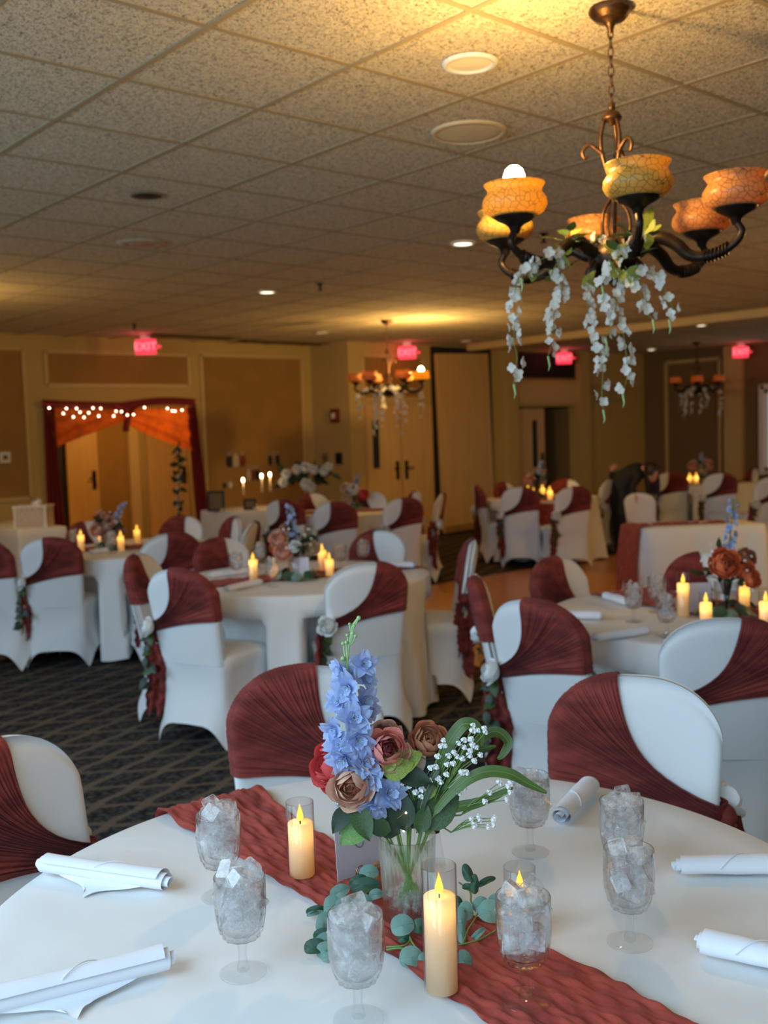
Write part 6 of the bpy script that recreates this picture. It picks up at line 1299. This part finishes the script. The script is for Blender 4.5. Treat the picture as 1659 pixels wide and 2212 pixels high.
# ------------------------------------------------------------------ woman bending over the chair
def skin_body(name, J, E, m_, parent=None, lv=2, root=0):
    me = bpy.data.meshes.new(name); me.from_pydata([j[0] for j in J], E, []); o = bpy.data.objects.new(name, me); C.objects.link(o)
    md = o.modifiers.new('skin', 'SKIN'); md.use_smooth_shade = True
    for i, j in enumerate(J): me.skin_vertices[0].data[i].radius = j[1] if isinstance(j[1], tuple) else (j[1], j[1])
    for i in range(len(J)): me.skin_vertices[0].data[i].use_root = (i == root)
    sb = o.modifiers.new('sub', 'SUBSURF'); sb.levels = lv; sb.render_levels = lv
    bpy.context.view_layer.update(); ev = o.evaluated_get(bpy.context.evaluated_depsgraph_get()); m2 = bpy.data.meshes.new_from_object(ev)
    bpy.data.objects.remove(o); m2.materials.clear(); m2.materials.append(MATS[m_])
    for q in m2.polygons: q.use_smooth = True
    return obj(name, m2, parent)
DW = 12.75
WJ = [(10.5701, 7.6804, 0.8432), (10.5977, 7.6015, 0.9581), (10.6061, 7.4695, 1.0389), (10.6087, 7.3632, 1.0621), (10.5732, 7.7394, 0.7956), (10.5474, 7.7052, 0.4965), (10.6038, 7.7171, 0.1765), (10.5642, 7.6147, 0.7986), (10.4786, 7.5518, 0.4903), (10.532, 7.5817, 0.1907), (10.4834, 7.3308, 0.9781), (10.3982, 7.3663, 0.8586), (10.4078, 7.3213, 0.7578), (10.6954, 7.5312, 1.1033), (10.6554, 7.8817, 0.9405), (10.6168, 7.7944, 1.0599), (10.6123, 7.3059, 1.0509), (10.6053, 7.2289, 1.0178)]
base = Vector(WJ[6]); base.z = 0
wt = thing('person', 'woman in black with long dark hair bending over a white chair', 'person', base)
rel = [Vector(p) - base for p in WJ]
hip, wai, che, nec, hl, kl, al, hr, kr, ar_, sr, er, hr_, sl, el, hl_, nk2, hd = rel
for a_ in (al, ar_): a_.z = 0.07
J = [(hip, 0.135), (wai, 0.125), (che, 0.13), (nec, 0.075), (hl, 0.10), (kl, 0.075), (al, 0.06), (hr, 0.10), (kr, 0.075), (ar_, 0.06), (sr, 0.055), (er, 0.042), (er + (hr_ - er) * 0.75, 0.034), (sl, 0.055), (el, 0.042), (el + (hl_ - el) * 0.8, 0.034), (al + Vector((-0.06, -0.09, -0.03)), 0.035), (ar_ + Vector((-0.03, -0.11, -0.03)), 0.035)]
E_ = [(0, 1), (1, 2), (2, 3), (0, 4), (4, 5), (5, 6), (0, 7), (7, 8), (8, 9), (2, 10), (10, 11), (11, 12), (2, 13), (13, 14), (14, 15), (6, 16), (9, 17)]
skin_body('body', J, E_, 'fabric_black', wt)
def hand(wr, d, nm, out):
    d = d.normalized(); s_ = d.cross(out).normalized(); pal = wr + d * 0.075
    J = [(wr, 0.024), (wr + d * 0.04, (0.034, 0.02)), (pal, (0.036, 0.016))]; E_ = [(0, 1), (1, 2)]
    for k, L_ in enumerate((0.060, 0.070, 0.066, 0.052)):
        b0 = pal + s_ * (-0.026 + 0.0175 * k); i = len(J); J += [(b0, 0.009), (b0 + d * L_ * 0.5 - out * 0.006, 0.0085), (b0 + d * L_ * 0.9 - out * 0.024, 0.007)]; E_ += [(2, i), (i, i + 1), (i + 1, i + 2)]
    i = len(J); th = wr + d * 0.03 - s_ * 0.03; J += [(th, 0.011), (th + d * 0.028 - s_ * 0.02, 0.010), (th + d * 0.05 - s_ * 0.022, 0.008)]; E_ += [(1, i), (i, i + 1), (i + 1, i + 2)]
    skin_body(nm, J, E_, 'skin', wt, 1)
hand(er + (hr_ - er) * 0.7, hr_ - er + Vector((0.01, -0.01, -0.04)), 'hand', Vector((-0.6, -0.7, 0.4)))
hand(el + (hl_ - el) * 0.75, hl_ - el, 'hand', Vector((-0.6, -0.7, 0.4)))
# head: skull, jaw, nose, lips, eyes and ears as one mesh, tilted to look down at the chair
hb = MB(); hdir = Vector((-0.30, -0.75, -0.55)).normalized(); sd = hdir.cross(UP).normalized(); upv = sd.cross(hdir).normalized()
Th = Matrix(((sd.x, hdir.x, upv.x, hd.x), (sd.y, hdir.y, upv.y, hd.y), (sd.z, hdir.z, upv.z, hd.z), (0, 0, 0, 1)))
def headfn(p, q):
    a = 2 * PI * p; v = PI * q; r_ = math.sin(v); x, y, z = 0.074 * r_ * math.cos(a), 0.094 * r_ * math.sin(a), -0.118 * math.cos(v)
    if z < 0: x *= 1 - 0.35 * (-z / 0.118) ** 1.5; y = y * (1 - 0.12 * (-z / 0.118)) + 0.012 * (-z / 0.118)
    f = math.exp(-(x / 0.010) ** 2) * math.exp(-((z + 0.022) / 0.020) ** 2) * (y > 0); y += 0.022 * f
    for sx_ in (-1, 1): y -= 0.010 * math.exp(-((x - 0.030 * sx_) / 0.016) ** 2 - ((z - 0.004) / 0.010) ** 2) * (y > 0)
    y += 0.006 * math.exp(-(x / 0.02) ** 2 - ((z + 0.058) / 0.009) ** 2) * (y > 0)
    return (x, y, z)
hb.grid(headfn, 40, 30, Th, wrap=True)
for sx_ in (-1, 1): hb.ball((0.074 * sx_, -0.005, -0.01), (0.010, 0.018, 0.030), 8, 6, Th)
hb.tube([nec, nk2, hd - upv * 0.08 - hdir * 0.02], 0.052, 12); hb.build('head', 'skin', wt)
eb = MB()
for sx_ in (-1, 1): eb.ball((0.030 * sx_, 0.078, 0.004), (0.012, 0.006, 0.007), 8, 6, Th)
eb.build('eyes', 'black', wt); MB().ball((0, 0.088, -0.060), (0.022, 0.008, 0.007), 8, 6, Th).build('lips', 'coral', wt)
hh = MB()
def cap_(p, q):
    a = 2 * PI * p; v = PI * (0.42 * q + 0.0) ; face = max(0, math.sin(a)) ** 2; v = v * (1.0 - 0.28 * face) * 1.35; r_ = math.sin(v)
    return (0.086 * r_ * math.cos(a), 0.103 * r_ * math.sin(a) - 0.012, 0.130 * math.cos(v))
hh.grid(cap_, 32, 12, Th, wrap=True)
for k in range(16):
    a = PI * (0.02 + 0.96 * k / 15) + PI; q0 = Th @ Vector((0.082 * math.cos(a) * (1 if True else 1), 0.09 * math.sin(a) * 0.9 - 0.01, 0.02)); L_ = 0.34 - 0.06 * math.sin(k * 2.1)
    hh.tube(smooth_path([q0 + Vector(Th.to_3x3() @ Vector((0, -0.01, 0.06))), q0, q0 + Vector((0.01 * math.sin(k), 0.01 * math.cos(k), -L_ * 0.5)) + RIGHT * 0.02, q0 + Vector((0.02 * math.sin(k * 1.7), 0, -L_)) + RIGHT * 0.015], 4), [0.020] * 9 + [0.018, 0.014, 0.008, 0.004], 8)
hh.build('hair', 'hair', wt)
